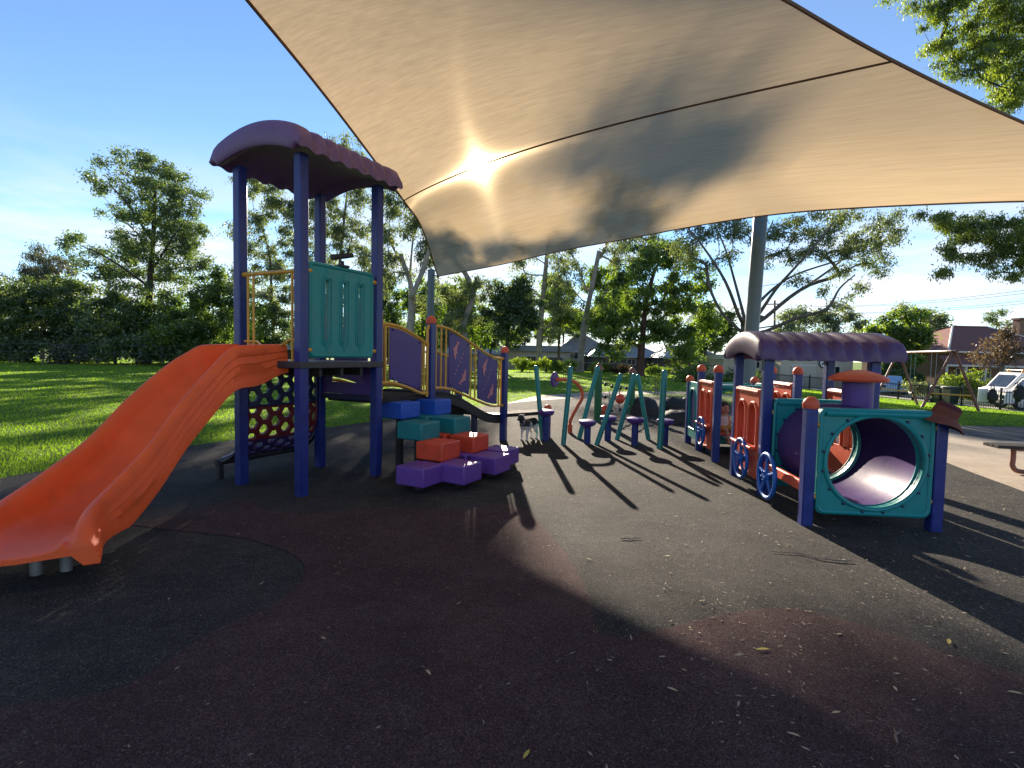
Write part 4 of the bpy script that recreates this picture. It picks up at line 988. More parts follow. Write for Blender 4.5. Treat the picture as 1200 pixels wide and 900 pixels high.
    for s in (-1, 1):
        obj('eye', MB().ball(q(s * 0.029, -0.088, 0.362), 0.0085, 10), mat('eye_dark', (0.012, 0.008, 0.007), 0.2, 0.05, 5) if 'eye' not in M_ else M_['eye'], t)
        obj('eyebrow', MB().tube([q(s * 0.018, -0.093, 0.380), q(s * 0.030, -0.092, 0.383), q(s * 0.042, -0.085, 0.379)], 0.0028, 6), hair, t)
    obj('mouth', MB().tube([q(-0.017, -0.086, 0.316), q(0, -0.091, 0.313), q(0.017, -0.086, 0.316)], [0.003, 0.0045, 0.003], 6), mat('lips', (0.30, 0.09, 0.08), 0.5, 0.05, 20), t)
build_child()

def build_dog():
    g = gr(620, 515.5); hd = Vector((-0.55, -0.83, 0)).normalized(); sd = Vector((-hd.y, hd.x, 0))
    def q(f, s, z): return Vector((g.x, g.y, 0.012)) + hd * f + sd * s + ZU * z
    m = bpy.data.materials.new('dog_fur'); nt, N, L = nodes(m); o = N.new('ShaderNodeOutputMaterial'); b = N.new('ShaderNodeBsdfPrincipled'); L.new(b.outputs[0], o.inputs[0]); b.inputs['Roughness'].default_value = 0.85
    tc = N.new('ShaderNodeTexCoord'); n = N.new('ShaderNodeTexNoise'); n.inputs['Scale'].default_value = 6.5; n.inputs['Detail'].default_value = 4; L.new(tc.outputs['Object'], n.inputs['Vector'])
    sp = N.new('ShaderNodeSeparateXYZ'); L.new(tc.outputs['Object'], sp.inputs[0])
    r1 = N.new('ShaderNodeMapRange'); r1.inputs[1].default_value = 0.15; r1.inputs[2].default_value = 0.27; r1.inputs[3].default_value = -0.35; r1.inputs[4].default_value = 0.12; L.new(sp.outputs[2], r1.inputs[0])
    ad = N.new('ShaderNodeMath'); ad.operation = 'ADD'; L.new(n.outputs[0], ad.inputs[0]); L.new(r1.outputs[0], ad.inputs[1])
    cr = N.new('ShaderNodeValToRGB'); cr.color_ramp.elements[0].position = 0.52; cr.color_ramp.elements[1].position = 0.60; cr.color_ramp.elements[0].color = (0.70, 0.66, 0.61, 1); cr.color_ramp.elements[1].color = (0.030, 0.028, 0.030, 1)
    L.new(ad.outputs[0], cr.inputs[0]); L.new(cr.outputs[0], b.inputs['Base Color'])
    t = thing('dog', 'small black and white dog standing under the low plank by the dolphin railing', 'dog', (g.x, g.y, 0.012))
    mb = MB()
    limb(mb, [q(0.17, 0, 0.275), q(0.08, 0, 0.265), q(-0.04, 0, 0.28), q(-0.15, 0, 0.29)], [0.085, 0.100, 0.086, 0.080], 14)      # deep chest, tucked belly
    limb(mb, [q(0.19, 0, 0.30), q(0.25, 0, 0.375)], [0.070, 0.056], 12)
    mb.ball(q(0.275, 0, 0.405), 0.062, 14, (hd, sd, ZU), (1.05, 0.92, 0.95)); limb(mb, [q(0.30, 0, 0.396), q(0.365, 0, 0.380)], [0.034, 0.022], 10)
    for s in (-1, 1):
        mb.tube([q(0.262, s * 0.034, 0.438), q(0.252, s * 0.045, 0.468), q(0.268, s * 0.055, 0.452)], [0.020, 0.014, 0.006], 8)
        limb(mb, [q(0.15, s * 0.05, 0.25), q(0.135, s * 0.052, 0.19), q(0.155, s * 0.05, 0.11), q(0.155, s * 0.05, 0.03)], [0.046, 0.034, 0.024, 0.020], 10)
        limb(mb, [q(0.158, s * 0.05, 0.018), q(0.183, s * 0.05, 0.014)], [0.023, 0.019], 8)
        limb(mb, [q(-0.14, s * 0.045, 0.26), q(-0.105, s * 0.055, 0.175), q(-0.185, s * 0.05, 0.10), q(-0.165, s * 0.05, 0.03)], [0.064, 0.044, 0.026, 0.021], 10)
        limb(mb, [q(-0.162, s * 0.05, 0.018), q(-0.137, s * 0.05, 0.014)], [0.023, 0.019], 8)
    limb(mb, [q(-0.20, 0, 0.32), q(-0.26, 0, 0.30), q(-0.31, 0.02, 0.24), q(-0.335, 0.03, 0.20)], [0.022, 0.018, 0.015, 0.010], 8)
    organic('body', mb, m, t, 0.006, 4)
    obj('nose', MB().ball(q(0.386, 0, 0.384), 0.012, 8), M_['black'], t)
    for s in (-1, 1): obj('eye', MB().ball(q(0.312, s * 0.027, 0.418), 0.008, 8), M_['glass'], t)
    mb = MB(); mb.tube([q(0.215 + 0.035 * math.cos(a) * 0.3, 0.058 * math.sin(a), 0.335 + 0.04 * math.cos(a)) for a in [2 * math.pi * k / 20 for k in range(20)]], 0.008, 6, closed=True)
    obj('collar', mb, M_['redblock'], t)
build_dog()
# ================================================================== VEGETATION
RS = np.random.default_rng(5)
def quads_obj(name, V, m, parent=None, tint=None, nv=4, origin=None):
    """fast mesh of separate leaf faces; V is (n, nv, 3) in world space"""
    n = len(V); flat = V.reshape(-1, 3).astype(np.float64); org = None
    if parent is not None:
        Mi = np.array(WM[parent.name].inverted()); flat = flat @ Mi[:3, :3].T + Mi[:3, 3]
    else:
        org = flat.mean(0); org[2] = flat[:, 2].min(); flat = flat - org
    me = bpy.data.meshes.new(name); me.vertices.add(n * nv); me.vertices.foreach_set('co', flat.astype(np.float32).ravel())
    me.loops.add(n * nv); me.loops.foreach_set('vertex_index', np.arange(n * nv, dtype=np.int32))
    me.polygons.add(n); me.polygons.foreach_set('loop_start', np.arange(0, n * nv, nv, dtype=np.int32))
    me.update(calc_edges=True)
    if tint is not None:
        a = me.attributes.new('tint', 'FLOAT', 'POINT'); a.data.foreach_set('value', np.repeat(np.clip(tint, 0, 1), nv).astype(np.float32))
    me.materials.append(m); o = bpy.data.objects.new(name, me); COL.objects.link(o)
    if parent is not None: o.parent = parent; WM[o.name] = WM[parent.name]
    else: o.location = org
    return o
def leaf_quads(C, L_, Wd, droop, rs, jit=0.35):
    n = len(C); d = rs.normal(size=(n, 3)); d[:, 2] -= droop * 1.6; d /= np.linalg.norm(d, axis=1)[:, None] + 1e-9
    s = np.cross(d, rs.normal(size=(n, 3))); s /= np.linalg.norm(s, axis=1)[:, None] + 1e-9
    l = (L_ * (1 + rs.uniform(-jit, jit, n)))[:, None]; w = (Wd * (1 + rs.uniform(-jit, jit, n)))[:, None]
    return np.stack([C, C + d * l * 0.45 + s * w * 0.5, C + d * l, C + d * l * 0.45 - s * w * 0.5], 1)
BARK = {'dark': mat('dark_bark', (0.055, 0.042, 0.034), 0.9, 0.3, 3, 0.6, 14), 'pale': mat('pale_gum_bark', (0.30, 0.25, 0.21), 0.8, 0.35, 1.5, 0.4, 10), 'grey': mat('grey_brown_bark', (0.135, 0.105, 0.085), 0.85, 0.3, 2, 0.5, 12), 'red': mat('red_brown_bark', (0.10, 0.045, 0.032), 0.9, 0.3, 2, 0.6, 12)}
LEAF = {'dark': leaf_mat('dark_leaves', (0.042, 0.068, 0.026), (0.125, 0.175, 0.055), 0.5), 'mid': leaf_mat('mid_green_leaves', (0.040, 0.078, 0.018), (0.150, 0.215, 0.045), 0.58), 'gum': leaf_mat('gum_leaves', (0.065, 0.095, 0.040), (0.200, 0.230, 0.090), 0.55, 0.09),
        'bright': leaf_mat('bright_leaves', (0.055, 0.10, 0.016), (0.22, 0.30, 0.040), 0.6), 'hedge': leaf_mat('hedge_leaves', (0.055, 0.088, 0.036), (0.165, 0.225, 0.075), 0.45), 'grey': leaf_mat('grey_green_leaves', (0.055, 0.060, 0.038), (0.125, 0.125, 0.080), 0.4), 'lime': leaf_mat('lime_leaves', (0.09, 0.15, 0.012), (0.24, 0.30, 0.022), 0.5), 'rust': leaf_mat('brown_leaves', (0.06, 0.038, 0.026), (0.17, 0.11, 0.07), 0.4), 'pepper': leaf_mat('feathery_leaves', (0.055, 0.095, 0.018), (0.26, 0.32, 0.045), 0.6)}
def tree(label, Y, trunk, blobs, leaf, bark, r0, size=(0.24, 0.10), dens=1.0, droop=0.5, rc=0.45, seed=1, name='tree', cat='tree', group=None, nclump=1.0, base=None, twig=0.012, limbs=()):
    rs = np.random.default_rng(seed); k = Y / CAM_F
    b0 = base or gh(trunk[0][0], Y)
    t = thing(name, label, cat, tuple(b0), 0, group)
    tp = [b0 - ZU * 0.05] + [at(p[0], p[1], Y + (p[2] if len(p) > 2 else 0)) for p in trunk[1:]]
    if len(tp) == 1: tp.append(b0 + ZU * 0.5)
    pts = smooth_path(tp, 4) if len(tp) > 2 else [tp[0], tp[0].lerp(tp[1], 0.5), tp[1]]
    pos = [p.copy() for p in pts]; par = [-1] + list(range(len(pts) - 1)); targets = []
    for b in blobs:
        px_, py_, rx, ry = b[:4]; dY = b[4] if len(b) > 4 else 0; dn = b[5] if len(b) > 5 else 1.0
        c = at(px_, py_, Y + dY); kk = (Y + dY) / CAM_F; n = max(4, int(nclump * rx * ry * kk * kk / (rc * rc) * 2.0))
        for _ in range(n):
            while True:
                v = rs.uniform(-1, 1, 3)
                if 0.12 < v @ v < 1: break
            targets.append((Vector((c.x + v[0] * rx * kk, c.y + v[1] * min(rx, ry * 1.6) * kk, max(b0.z + 0.15, c.z + v[2] * ry * kk))), dn))
    nlimb, nfrac = [], []
    for lb in limbs:                                      # surveyed main limbs, each springing from the nearest trunk point
        lp = [at(p[0], p[1], Y + (p[2] if len(p) > 2 else 0)) for p in lb]
        i = min(range(len(pos)), key=lambda q: (pos[q] - lp[0]).length); last = i
        sp_ = smooth_path([pos[i]] + lp, 4)[1:]
        for k_, s_ in enumerate(sp_): pos.append(s_); par.append(last); last = len(pos) - 1; nlimb.append(last); nfrac.append(k_ / len(sp_))
    tr = np.array([p[:] for p in pos])
    targets.sort(key=lambda q: np.min(np.linalg.norm(tr - np.array(q[0][:]), axis=1)))
    tips = []
    for tg, dn in targets:
        A = np.array([p[:] for p in pos]); g = np.array(tg[:]); dd = np.linalg.norm(A - g, axis=1)
        cost = dd + 1.1 * np.maximum(0, A[:, 2] - g[2] + 0.35 * dd); cost[0] += 5; i = int(np.argmin(cost)); p = pos[i]; d = tg - p; ln = d.length
        if ln < 0.05: tips.append((i, dn)); continue
        pd = (p - pos[par[i]]).normalized() if par[i] >= 0 else Vector((0, 0, 1))
        pd = (pd + d.normalized() + Vector((0, 0, 0.35))).normalized()
        c1 = p + pd * ln * 0.38; c2 = tg - (d.normalized() + Vector((0, 0, 0.25))).normalized() * ln * 0.3
        nseg = 4 if ln > 1.2 else 2
        q = bez(p, c1, c2, tg, nseg); last = i
        for s in q[1:]:
            s = s + Vector(rs.normal(size=3) * 0.03 * ln / nseg) if s is not q[-1] else s
            pos.append(s); par.append(last); last = len(pos) - 1
        tips.append((last, dn))
    cnt = np.zeros(len(pos)); kids = [[] for _ in pos]
    for i, p in enumerate(par):
        if p >= 0: kids[p].append(i)
    for i in range(len(pos) - 1, -1, -1):
        if not kids[i]: cnt[i] = max(1, cnt[i])
        if par[i] >= 0: cnt[par[i]] += cnt[i]
    rr = np.maximum(twig * (Y / 40) ** 0.5, r0 * 0.85 * (cnt / cnt[0]) ** 0.66)
    for i in range(len(pts)): rr[i] = max(rr[i], r0 * (1 - 0.62 * i / len(pts)) * 0.9)
    for i, f in zip(nlimb, nfrac): rr[i] = max(rr[i], r0 * (0.40 - 0.31 * f))
    rr[0] = r0 * 1.25
    mb = MB()
    st = [(0, None)]
    while st:
        i, pr = st.pop(); ch = [] if pr is None else [pr]; ch.append(i)
        while kids[i]:
            ks = sorted(kids[i], key=lambda c: -cnt[c]); nx = ks[0]
            for o_ in ks[1:]: st.append((o_, i))
            ch.append(nx); i = nx
        if len(ch) > 1:
            r = [float(rr[c]) for c in ch]
            if pr is not None: r[0] = min(r[0], r[1] * 1.15)
            mb.tube([pos[c] for c in ch], r, 8 if max(r) > 0.08 else 5, caps=False)
    obj('trunk', mb, BARK[bark], t, smooth=180)
    Cs, T = [], []
    for i, dn in tips:
        n = int(max(3, dens * dn * 120 * rs.uniform(0.6, 1.4))); c = np.array(pos[i][:])
        sc = rc * rs.uniform(0.7, 1.25)
        q = rs.normal(size=(n, 3)) * np.array([sc, sc, sc * 0.72]) * 0.6; q[:, 2] -= droop * 0.25 * rc
        Cs.append(c + q); T.append(np.clip(rs.uniform(0.05, 0.75) + rs.normal(size=n) * 0.2, 0, 1))
    Cs = np.concatenate(Cs); T = np.concatenate(T); Cs[:, 2] = np.maximum(Cs[:, 2], b0.z + 0.06)
    quads_obj('crown', leaf_quads(Cs, size[0], size[1], droop, rs), LEAF[leaf], t, T)
    return t
def bush(label, Y, blobs, leaf, size=(0.20, 0.11), dens=1.0, rc=0.42, seed=1, name='shrub', cat='shrub', droop=0.1, group=None, base=None):
    p0 = blobs[0]; b = base or gh(p0[0], Y)
    return tree(label, Y, [(p0[0], 430), (p0[0], p0[1] + p0[3] * 0.5)], blobs, leaf, 'dark', 0.09 * Y / 40, size, dens, droop, rc, seed, name, cat, group, 1.0, b)
# ---- left boundary
tree('tall dark tree rising well above the left hedge, with an open layered crown', 46, [(172, 428), (173, 385), (176, 330), (180, 270), (182, 225)],
     [(165, 203, 48, 22), (205, 222, 32, 26), (128, 215, 24, 13), (188, 250, 48, 22), (215, 268, 26, 28), (150, 248, 30, 12), (95, 288, 28, 14), (128, 310, 40, 16), (185, 290, 48, 24), (222, 300, 24, 18), (170, 330, 54, 26), (150, 280, 30, 12, 0, .5)], 'hedge', 'dark', 0.34, (0.26, 0.10), 0.85, 0.3, 0.5, 21, limbs=[[(176, 338), (150, 318, -2), (122, 300, -3), (95, 288, -3)], [(178, 318), (198, 285, -2), (214, 262, -2)], [(178, 295), (156, 268, 2), (132, 250, 2)], [(180, 270), (196, 240, -1), (207, 220, -1)], [(181, 258), (168, 228, 1), (158, 204, 1)], [(180, 285), (150, 240, -2), (128, 216, -2)]])
tree('grey feathery tree at far left behind the hedge', 54, [(50, 425), (50, 380), (48, 330)], [(42, 305, 22, 20), (68, 318, 22, 22), (30, 332, 20, 18), (60, 345, 30, 20)], 'grey', 'grey', 0.22, (0.34, 0.07), 1.2, 0.8, 0.55, 22)
HB = [('broad dark shrub filling the left edge of the photo', 44, [(12, 375, 42, 38), (-30, 365, 40, 45), (20, 345, 28, 18)], 'hedge', 31), ('tall dark shrub left of the tall tree, greyish at its top', 45.5, [(78, 368, 36, 42), (70, 345, 30, 20), (100, 385, 25, 30)], 'hedge', 32),
      ('dense shrub in front of the trunk of the tall tree', 44.5, [(135, 378, 36, 34), (150, 360, 30, 22), (120, 395, 25, 22)], 'hedge', 33), ('rounded deep green shrub right of the tall trunk', 45, [(200, 372, 34, 30), (180, 392, 26, 24), (225, 385, 26, 30)], 'mid', 34),
      ('light green leafy shrub just left of the tower posts', 43, [(250, 365, 32, 44), (268, 345, 24, 30), (236, 392, 26, 26)], 'mid', 35), ('yellow-green bush low in the left hedge', 42.5, [(206, 388, 26, 14), (188, 398, 18, 12), (222, 398, 14, 12)], 'bright', 36),
      ('low grey-leaved bush at the foot of the left hedge', 42, [(92, 414, 24, 9), (70, 419, 16, 6)], 'grey', 37), ('low dark undergrowth bush at the hedge foot, right of the grey one', 42.5, [(160, 408, 46, 14), (130, 414, 25, 10), (198, 413, 24, 9)], 'hedge', 38), ('low dark undergrowth bush at the far left hedge foot', 43, [(18, 408, 40, 14), (40, 412, 30, 11), (-20, 408, 24, 14)], 'hedge', 39)]
HB += [('deep dark thicket filling the back of the hedge at far left', 48, [(30, 392, 50, 34), (-10, 400, 40, 28)], 'dark', 131), ('deep dark thicket behind the tall trunk', 48.5, [(110, 396, 46, 32), (150, 400, 40, 28)], 'dark', 132), ('deep dark thicket at the right half of the left hedge', 48, [(200, 398, 46, 30), (245, 402, 36, 26)], 'dark', 133)]
for lab, Y, bl, lf, sd in HB: bush(lab, Y, bl, lf, (0.24, 0.13), 1.3 if lf != 'grey' else 1.0, 0.5, sd, group='shrubs of the left hedge')
bush('dark conifer-like bush seen between the tower posts', 41, [(322, 390, 20, 24), (330, 372, 12, 20), (312, 405, 18, 14)], 'dark', (0.22, 0.08), 1.3, 0.42, 40, droop=0.4)
bush('sunlit pale green bush behind the safety rail of the tower', 40, [(300, 380, 22, 28), (290, 402, 22, 16)], 'bright', (0.22, 0.11), 0.8, 0.45, 41)
# ---- gums behind the tower and the bridge
GUM = 'gum trees across the lawn'
tree('slender gum with a yellowish tuft left of the tower roof post', 42, [(322, 430), (320, 385), (318, 340), (316, 300), (306, 262)],
     [(302, 215, 24, 15, 0, 1.2), (330, 235, 20, 22), (300, 262, 15, 18), (272, 268, 12, 8), (308, 305, 26, 26), (345, 275, 18, 32), (338, 330, 18, 26), (285, 330, 16, 26), (300, 352, 22, 20)], 'gum', 'grey', 0.17, (0.24, 0.075), 0.95, 0.9, 0.42, 51, group=GUM)
tree('tall gum behind the teal panel, its top showing above the tower roof', 43, [(402, 430), (400, 380), (397, 330), (402, 270), (408, 215)],
     [(408, 172, 22, 14), (392, 200, 18, 16), (425, 225, 22, 26), (388, 250, 24, 24), (412, 275, 26, 24), (372, 300, 22, 24), (432, 310, 16, 26), (395, 335, 30, 18), (362, 340, 14, 24), (360, 250, 14, 24)], 'gum', 'grey', 0.2, (0.24, 0.075), 0.95, 0.9, 0.42, 52, group=GUM)
tree('white-trunked forked gum just left of the slim sail pole', 39, [(480, 432), (480, 395), (483, 360), (481, 332), (470, 300)],
     [(468, 232, 26, 26), (452, 270, 18, 26), (487, 268, 20, 24), (500, 300, 12, 18), (462, 312, 22, 18), (444, 330, 14, 20), (505, 345, 12, 22), (530, 250, 34, 30)], 'gum', 'pale', 0.33, (0.24, 0.075), 0.9, 0.9, 0.42, 53, group=GUM, limbs=[[(484, 345, -1), (498, 310, -1), (510, 270, -1), (528, 245, -1)], [(474, 315, 1), (458, 285, 2), (448, 262, 2)], [(480, 335, 1), (482, 300, 2), (486, 262, 2)]])
bush('dark rounded bush low behind the yellow railing', 40, [(462, 392, 22, 12), (450, 405, 20, 12), (478, 405, 16, 10)], 'dark', (0.2, 0.12), 1.2, 0.4, 54)
tree('leaning gum with a bent pale trunk behind the dolphin railing', 46, [(552, 428), (546, 402), (543, 380), (552, 355), (558, 325)],
     [(530, 345, 22, 16), (562, 336, 26, 14), (540, 372, 20, 12), (520, 388, 16, 14), (540, 266, 26, 14, 0, .7), (530, 230, 36, 18), (588, 221, 42, 5, 0, 1.2), (520, 285, 26, 24)], 'gum', 'pale', 0.34, (0.24, 0.08), 1.15, 0.8, 0.45, 55, group=GUM)  # wide thin clump hidden by the sail is added to shade its lower left
tree('small round dark tree standing right of the dolphin railing', 41, [(592, 430), (594, 405), (597, 375)],
     [(600, 340, 22, 18), (612, 358, 22, 20), (586, 362, 20, 20), (600, 382, 28, 16), (622, 376, 12, 14)], 'dark', 'dark', 0.15, (0.2, 0.12), 1.7, 0.2, 0.40, 56)
tree('tall straight grey gum left of the far garage doors', 58, [(632, 430), (632, 400), (636, 350), (641, 300), (646, 250)],
     [(596, 199, 14, 10), (591, 184, 13, 8), (642, 262, 24, 11, 0, .6), (612, 262, 18, 10, 0, .7), (655, 315, 16, 18, 0, .6), (618, 335, 14, 16, 0, .6), (660, 350, 16, 24, 0, .7), (612, 305, 16, 20, 0, .6), (648, 385, 16, 10, 0, .6)], 'gum', 'pale', 0.40, (0.32, 0.11), 1.15, 0.9, 0.6, 57, group=GUM)  # first two clumps, unseen behind the sail, are added to cast its diagonal shade
tree('forked pale gum with a long limb reaching right, in front of the far houses', 50, [(680, 436), (682, 405), (686, 375), (694, 335), (702, 295)],
     [(706, 258, 28, 13, 0, .6), (662, 290, 20, 16, 0, .7), (732, 290, 30, 18), (760, 282, 20, 13), (715, 225, 46, 26), (755, 245, 30, 22), (672, 325, 16, 20, 0, .6), (728, 330, 20, 16, 0, .7), (700, 360, 20, 14, 0, .6)], 'gum', 'pale', 0.36, (0.28, 0.09), 1.0, 0.9, 0.52, 58, group=GUM, limbs=[[(700, 372, -1), (724, 340, -2), (748, 312, -2), (764, 286, -2)], [(688, 340, 1), (676, 310, 2), (664, 286, 2)], [(704, 300, 1), (718, 270, 2), (730, 240, 2)]])
tree('big full green tree with drooping branches and a dark red trunk', 43, [(751, 441), (751, 420), (753, 395), (758, 350), (768, 315)],
     [(765, 300, 30, 16), (792, 295, 26, 18), (745, 330, 32, 20), (805, 328, 30, 24), (775, 348, 36, 22), (722, 362, 26, 20), (745, 385, 36, 14), (812, 372, 30, 22), (780, 385, 30, 14), (708, 385, 20, 16), (716, 410, 16, 12), (735, 402, 12, 8), (800, 402, 24, 14), (800, 420, 22, 10), (830, 385, 14, 18)], 'bright', 'red', 0.36, (0.24, 0.12), 0.95, 0.6, 0.44, 59)
bush('dark rounded tree beyond the big green one, beside the palm', 58, [(838, 392, 22, 20), (852, 380, 13, 14), (822, 402, 20, 14)], 'mid', (0.3, 0.15), 1.4, 0.55, 60, name='tree', cat='tree')
# ---- spreading gum behind the train
tree('wide spreading gum whose bare limbs fan out behind the train', 26, [(879, 450), (878, 420), (876, 398), (872, 380)],
     [(812, 266, 28, 16), (846, 262, 26, 17), (800, 292, 16, 14), (880, 268, 24, 18), (920, 268, 28, 17), (960, 260, 32, 17), (1000, 264, 32, 18), (1035, 275, 22, 20), (1010, 290, 30, 17), (970, 288, 30, 15), (938, 300, 22, 12), (1028, 310, 18, 15), (1048, 258, 16, 14), (990, 316, 18, 10), (900, 300, 16, 10), (858, 298, 16, 10), (965, 340, 13, 7), (985, 352, 15, 8), (955, 368, 18, 6), (918, 385, 14, 6), (830, 310, 12, 8), (935, 328, 14, 8), (1005, 335, 10, 6)], 'gum', 'grey', 0.25, (0.15, 0.05), 0.55, 0.7, 0.27, 61, twig=0.010, nclump=1.15, limbs=[[(866, 370, -1), (850, 330, -2), (826, 292, -2), (802, 262, -2)], [(872, 372, 1), (861, 330, 2), (850, 292, 2), (836, 260, 2)], [(880, 372), (886, 330, 1), (894, 290, 1), (906, 258, 1)], [(884, 374, -1), (910, 338, -2), (944, 300, -3), (976, 262, -3)], [(888, 378, 1), (926, 348, 2), (970, 318, 3), (1004, 290, 3), (1034, 270, 3)], [(890, 390, -1), (930, 374, -2), (968, 362, -3), (984, 338, -3), (1002, 322, -3)], [(882, 366, 2), (902, 342, 3), (932, 322, 4), (985, 305, 4), (1015, 300, 4)], [(868, 388), (846, 366), (832, 338), (828, 312)]])
tree('lime green young tree between the train roof and the blue-grey roof', 48, [(1060, 428), (1060, 405)], [(1060, 378, 26, 15), (1040, 392, 20, 16), (1072, 398, 20, 16), (1050, 410, 22, 10)], 'bright', 'dark', 0.16, (0.26, 0.16), 1.5, 0.2, 0.45, 62)
tree('grey-green gum right behind the lime tree', 62, [(1088, 425), (1088, 395)], [(1085, 372, 22, 10), (1100, 388, 10, 12), (1062, 364, 12, 6), (1112, 395, 8, 6), (1080, 395, 18, 14)], 'gum', 'grey', 0.22, (0.34, 0.14), 1.3, 0.5, 0.6, 63)
tree('hazy pale gum far off above the train roof', 60, [(950, 425), (950, 395)], [(935, 372, 20, 12), (965, 376, 22, 12), (990, 368, 14, 10), (1008, 385, 16, 14), (930, 392, 26, 12), (975, 396, 26, 10), (905, 402, 18, 8)], 'gum', 'grey', 0.22, (0.34, 0.13), 1.2, 0.6, 0.6, 64)
tree('small open conifer beside the red roof chimney', 64, [(1166, 425), (1167, 398), (1168, 372)], [(1168, 366, 7, 6), (1160, 376, 9, 4), (1174, 382, 9, 5), (1166, 392, 10, 6), (1168, 405, 10, 8)], 'dark', 'dark', 0.12, (0.3, 0.09), 0.8, 0.1, 0.45, 65)
tree('thin brown-leaved tree in front of the red tiled roof', 37, [(1172, 455), (1172, 432)], [(1168, 402, 18, 14), (1182, 418, 14, 13), (1158, 420, 14, 12), (1172, 392, 12, 9), (1192, 405, 14, 14)], 'rust', 'grey', 0.11, (0.2, 0.09), 0.75, 0.3, 0.42, 66)
# ---- big pepper tree leaning in from the right
tree('large feathery tree leaning in at the right edge, above and below the sail', 13.0, [(1420, 520), (1400, 380), (1370, 250), (1330, 130), (1290, 60)],
     [(1120, 18, 40, 16), (1165, 30, 40, 26), (1110, 55, 26, 16), (1150, 72, 34, 26), (1190, 75, 34, 34), (1180, 112, 30, 18), (1200, 8, 50, 24), (1245, 60, 50, 50), (1100, -25, 60, 25),
      (1100, 258, 34, 13), (1140, 268, 34, 17), (1175, 272, 30, 20), (1198, 292, 26, 22), (1122, 292, 18, 12), (1150, 300, 20, 12), (1185, 315, 18, 10), (1112, 318, 9, 8), (1240, 270, 40, 40), (1290, 200, 60, 50), (1310, 90, 60, 50)], 'pepper', 'dark', 0.26, (0.085, 0.026), 1.15, 1.0, 0.14, 67, twig=0.009, nclump=0.95)
for i, (px_, Y, bl, lf, lab) in enumerate([
    (455, 72, [(455, 360, 26, 22), (440, 385, 30, 20), (470, 392, 26, 18)], 'mid', 'hazy round tree far behind the white-trunked gum'),
    (520, 78, [(518, 372, 28, 20), (505, 395, 28, 16), (540, 392, 24, 18)], 'gum', 'far olive tree low between the gum trunks behind the railing'),
    (575, 84, [(570, 382, 24, 16), (590, 396, 24, 12), (556, 398, 20, 12)], 'mid', 'far green tree behind the small round dark tree'),
    (615, 92, [(612, 360, 18, 20), (622, 385, 20, 16), (604, 395, 16, 12)], 'gum', 'far olive tree left of the straight grey trunk'),
    (660, 96, [(655, 352, 20, 20), (668, 378, 22, 18), (645, 392, 18, 10)], 'gum', 'far olive tree between the two pale trunks'),
    (722, 90, [(722, 345, 22, 22), (735, 372, 22, 20), (708, 378, 20, 18)], 'gum', 'far grey-green tree behind the long bare limb'),
    (375, 66, [(372, 365, 24, 26), (360, 392, 28, 20), (392, 388, 24, 22)], 'mid', 'far green tree behind the slots of the teal panel'),
    (425, 62, [(424, 372, 20, 20), (415, 395, 24, 16)], 'dark', 'far dark tree right of the teal panel'),
    (545, 56, [(540, 345, 26, 22), (525, 372, 24, 20), (560, 372, 24, 18), (545, 398, 26, 12)], 'bright', 'sunlit light green tree behind the bent pale trunk'),
    (655, 64, [(650, 345, 20, 22), (664, 372, 22, 20), (640, 382, 18, 16)], 'bright', 'sunlit light green tree between the grey and the forked gum'),
    (712, 58, [(708, 330, 22, 22), (728, 356, 20, 20), (700, 368, 18, 18)], 'bright', 'sunlit light green tree right of the forked gum trunk'),
    (495, 60, [(492, 350, 20, 24), (500, 385, 26, 18)], 'bright', 'sunlit light green tree behind the slim sail pole'),
    (440, 70, [(445, 335, 18, 22), (432, 362, 20, 20)], 'gum', 'far olive tree above the first purple railing panel'),
    (286, 60, [(284, 372, 24, 22), (275, 395, 26, 18)], 'bright', 'far light green tree left of the tower post')]):
    tree(lab, Y, [(px_, 425), (px_, 405), (px_ + 2, bl[0][1])], bl, lf, 'grey', 0.2, (0.36, 0.16), 1.1, 0.5, 0.62, 120 + i, group='far trees beyond the lawn')
# ---- palm
def build_palm():
    Y = 60; b = gh(826, Y); top = at(826, 362, Y)
    t = thing('palm_tree', 'palm with drooping fronds peeping out right of the big green tree', 'palm', tuple(b))
    obj('trunk', MB().tube([b, b.lerp(top, 0.5), top], [0.3, 0.22, 0.2], 10), BARK['grey'], t)
    rs = np.random.default_rng(8); V = []; rb = MB()
    for k in range(22):
        a = 2 * math.pi * k / 22 + rs.uniform(-.1, .1); up = rs.uniform(-0.2, 0.9); ln = rs.uniform(2.0, 2.7); pts = []
        for i in range(9):
            f = i / 8; pts.append(top + Vector((math.cos(a) * ln * f, math.sin(a) * ln * f, up * ln * f - 1.5 * ln * 0.55 * f * f)))
        rb.tube(pts, [0.03] * 9, 4, caps=False)
        for i in range(1, 9):
            for s in (-1, 1):
                for q in range(2):
                    p = pts[i].lerp(pts[i - 1], q * 0.5); d = (pts[i] - pts[i - 1]).normalized(); sd = d.cross(ZU).normalized() * s
                    e = p + (sd * 0.55 + d * 0.3 - ZU * 0.45) * 0.75; V.append([p[:], (p.lerp(e, 0.5) + d * 0.05)[:], e[:], (p.lerp(e, 0.5) - d * 0.05)[:]])
    obj('frond_ribs', rb, BARK['grey'], t); quads_obj('fronds', np.array(V), LEAF['mid'], t, rs.uniform(0, 0.6, len(V)))
build_palm()
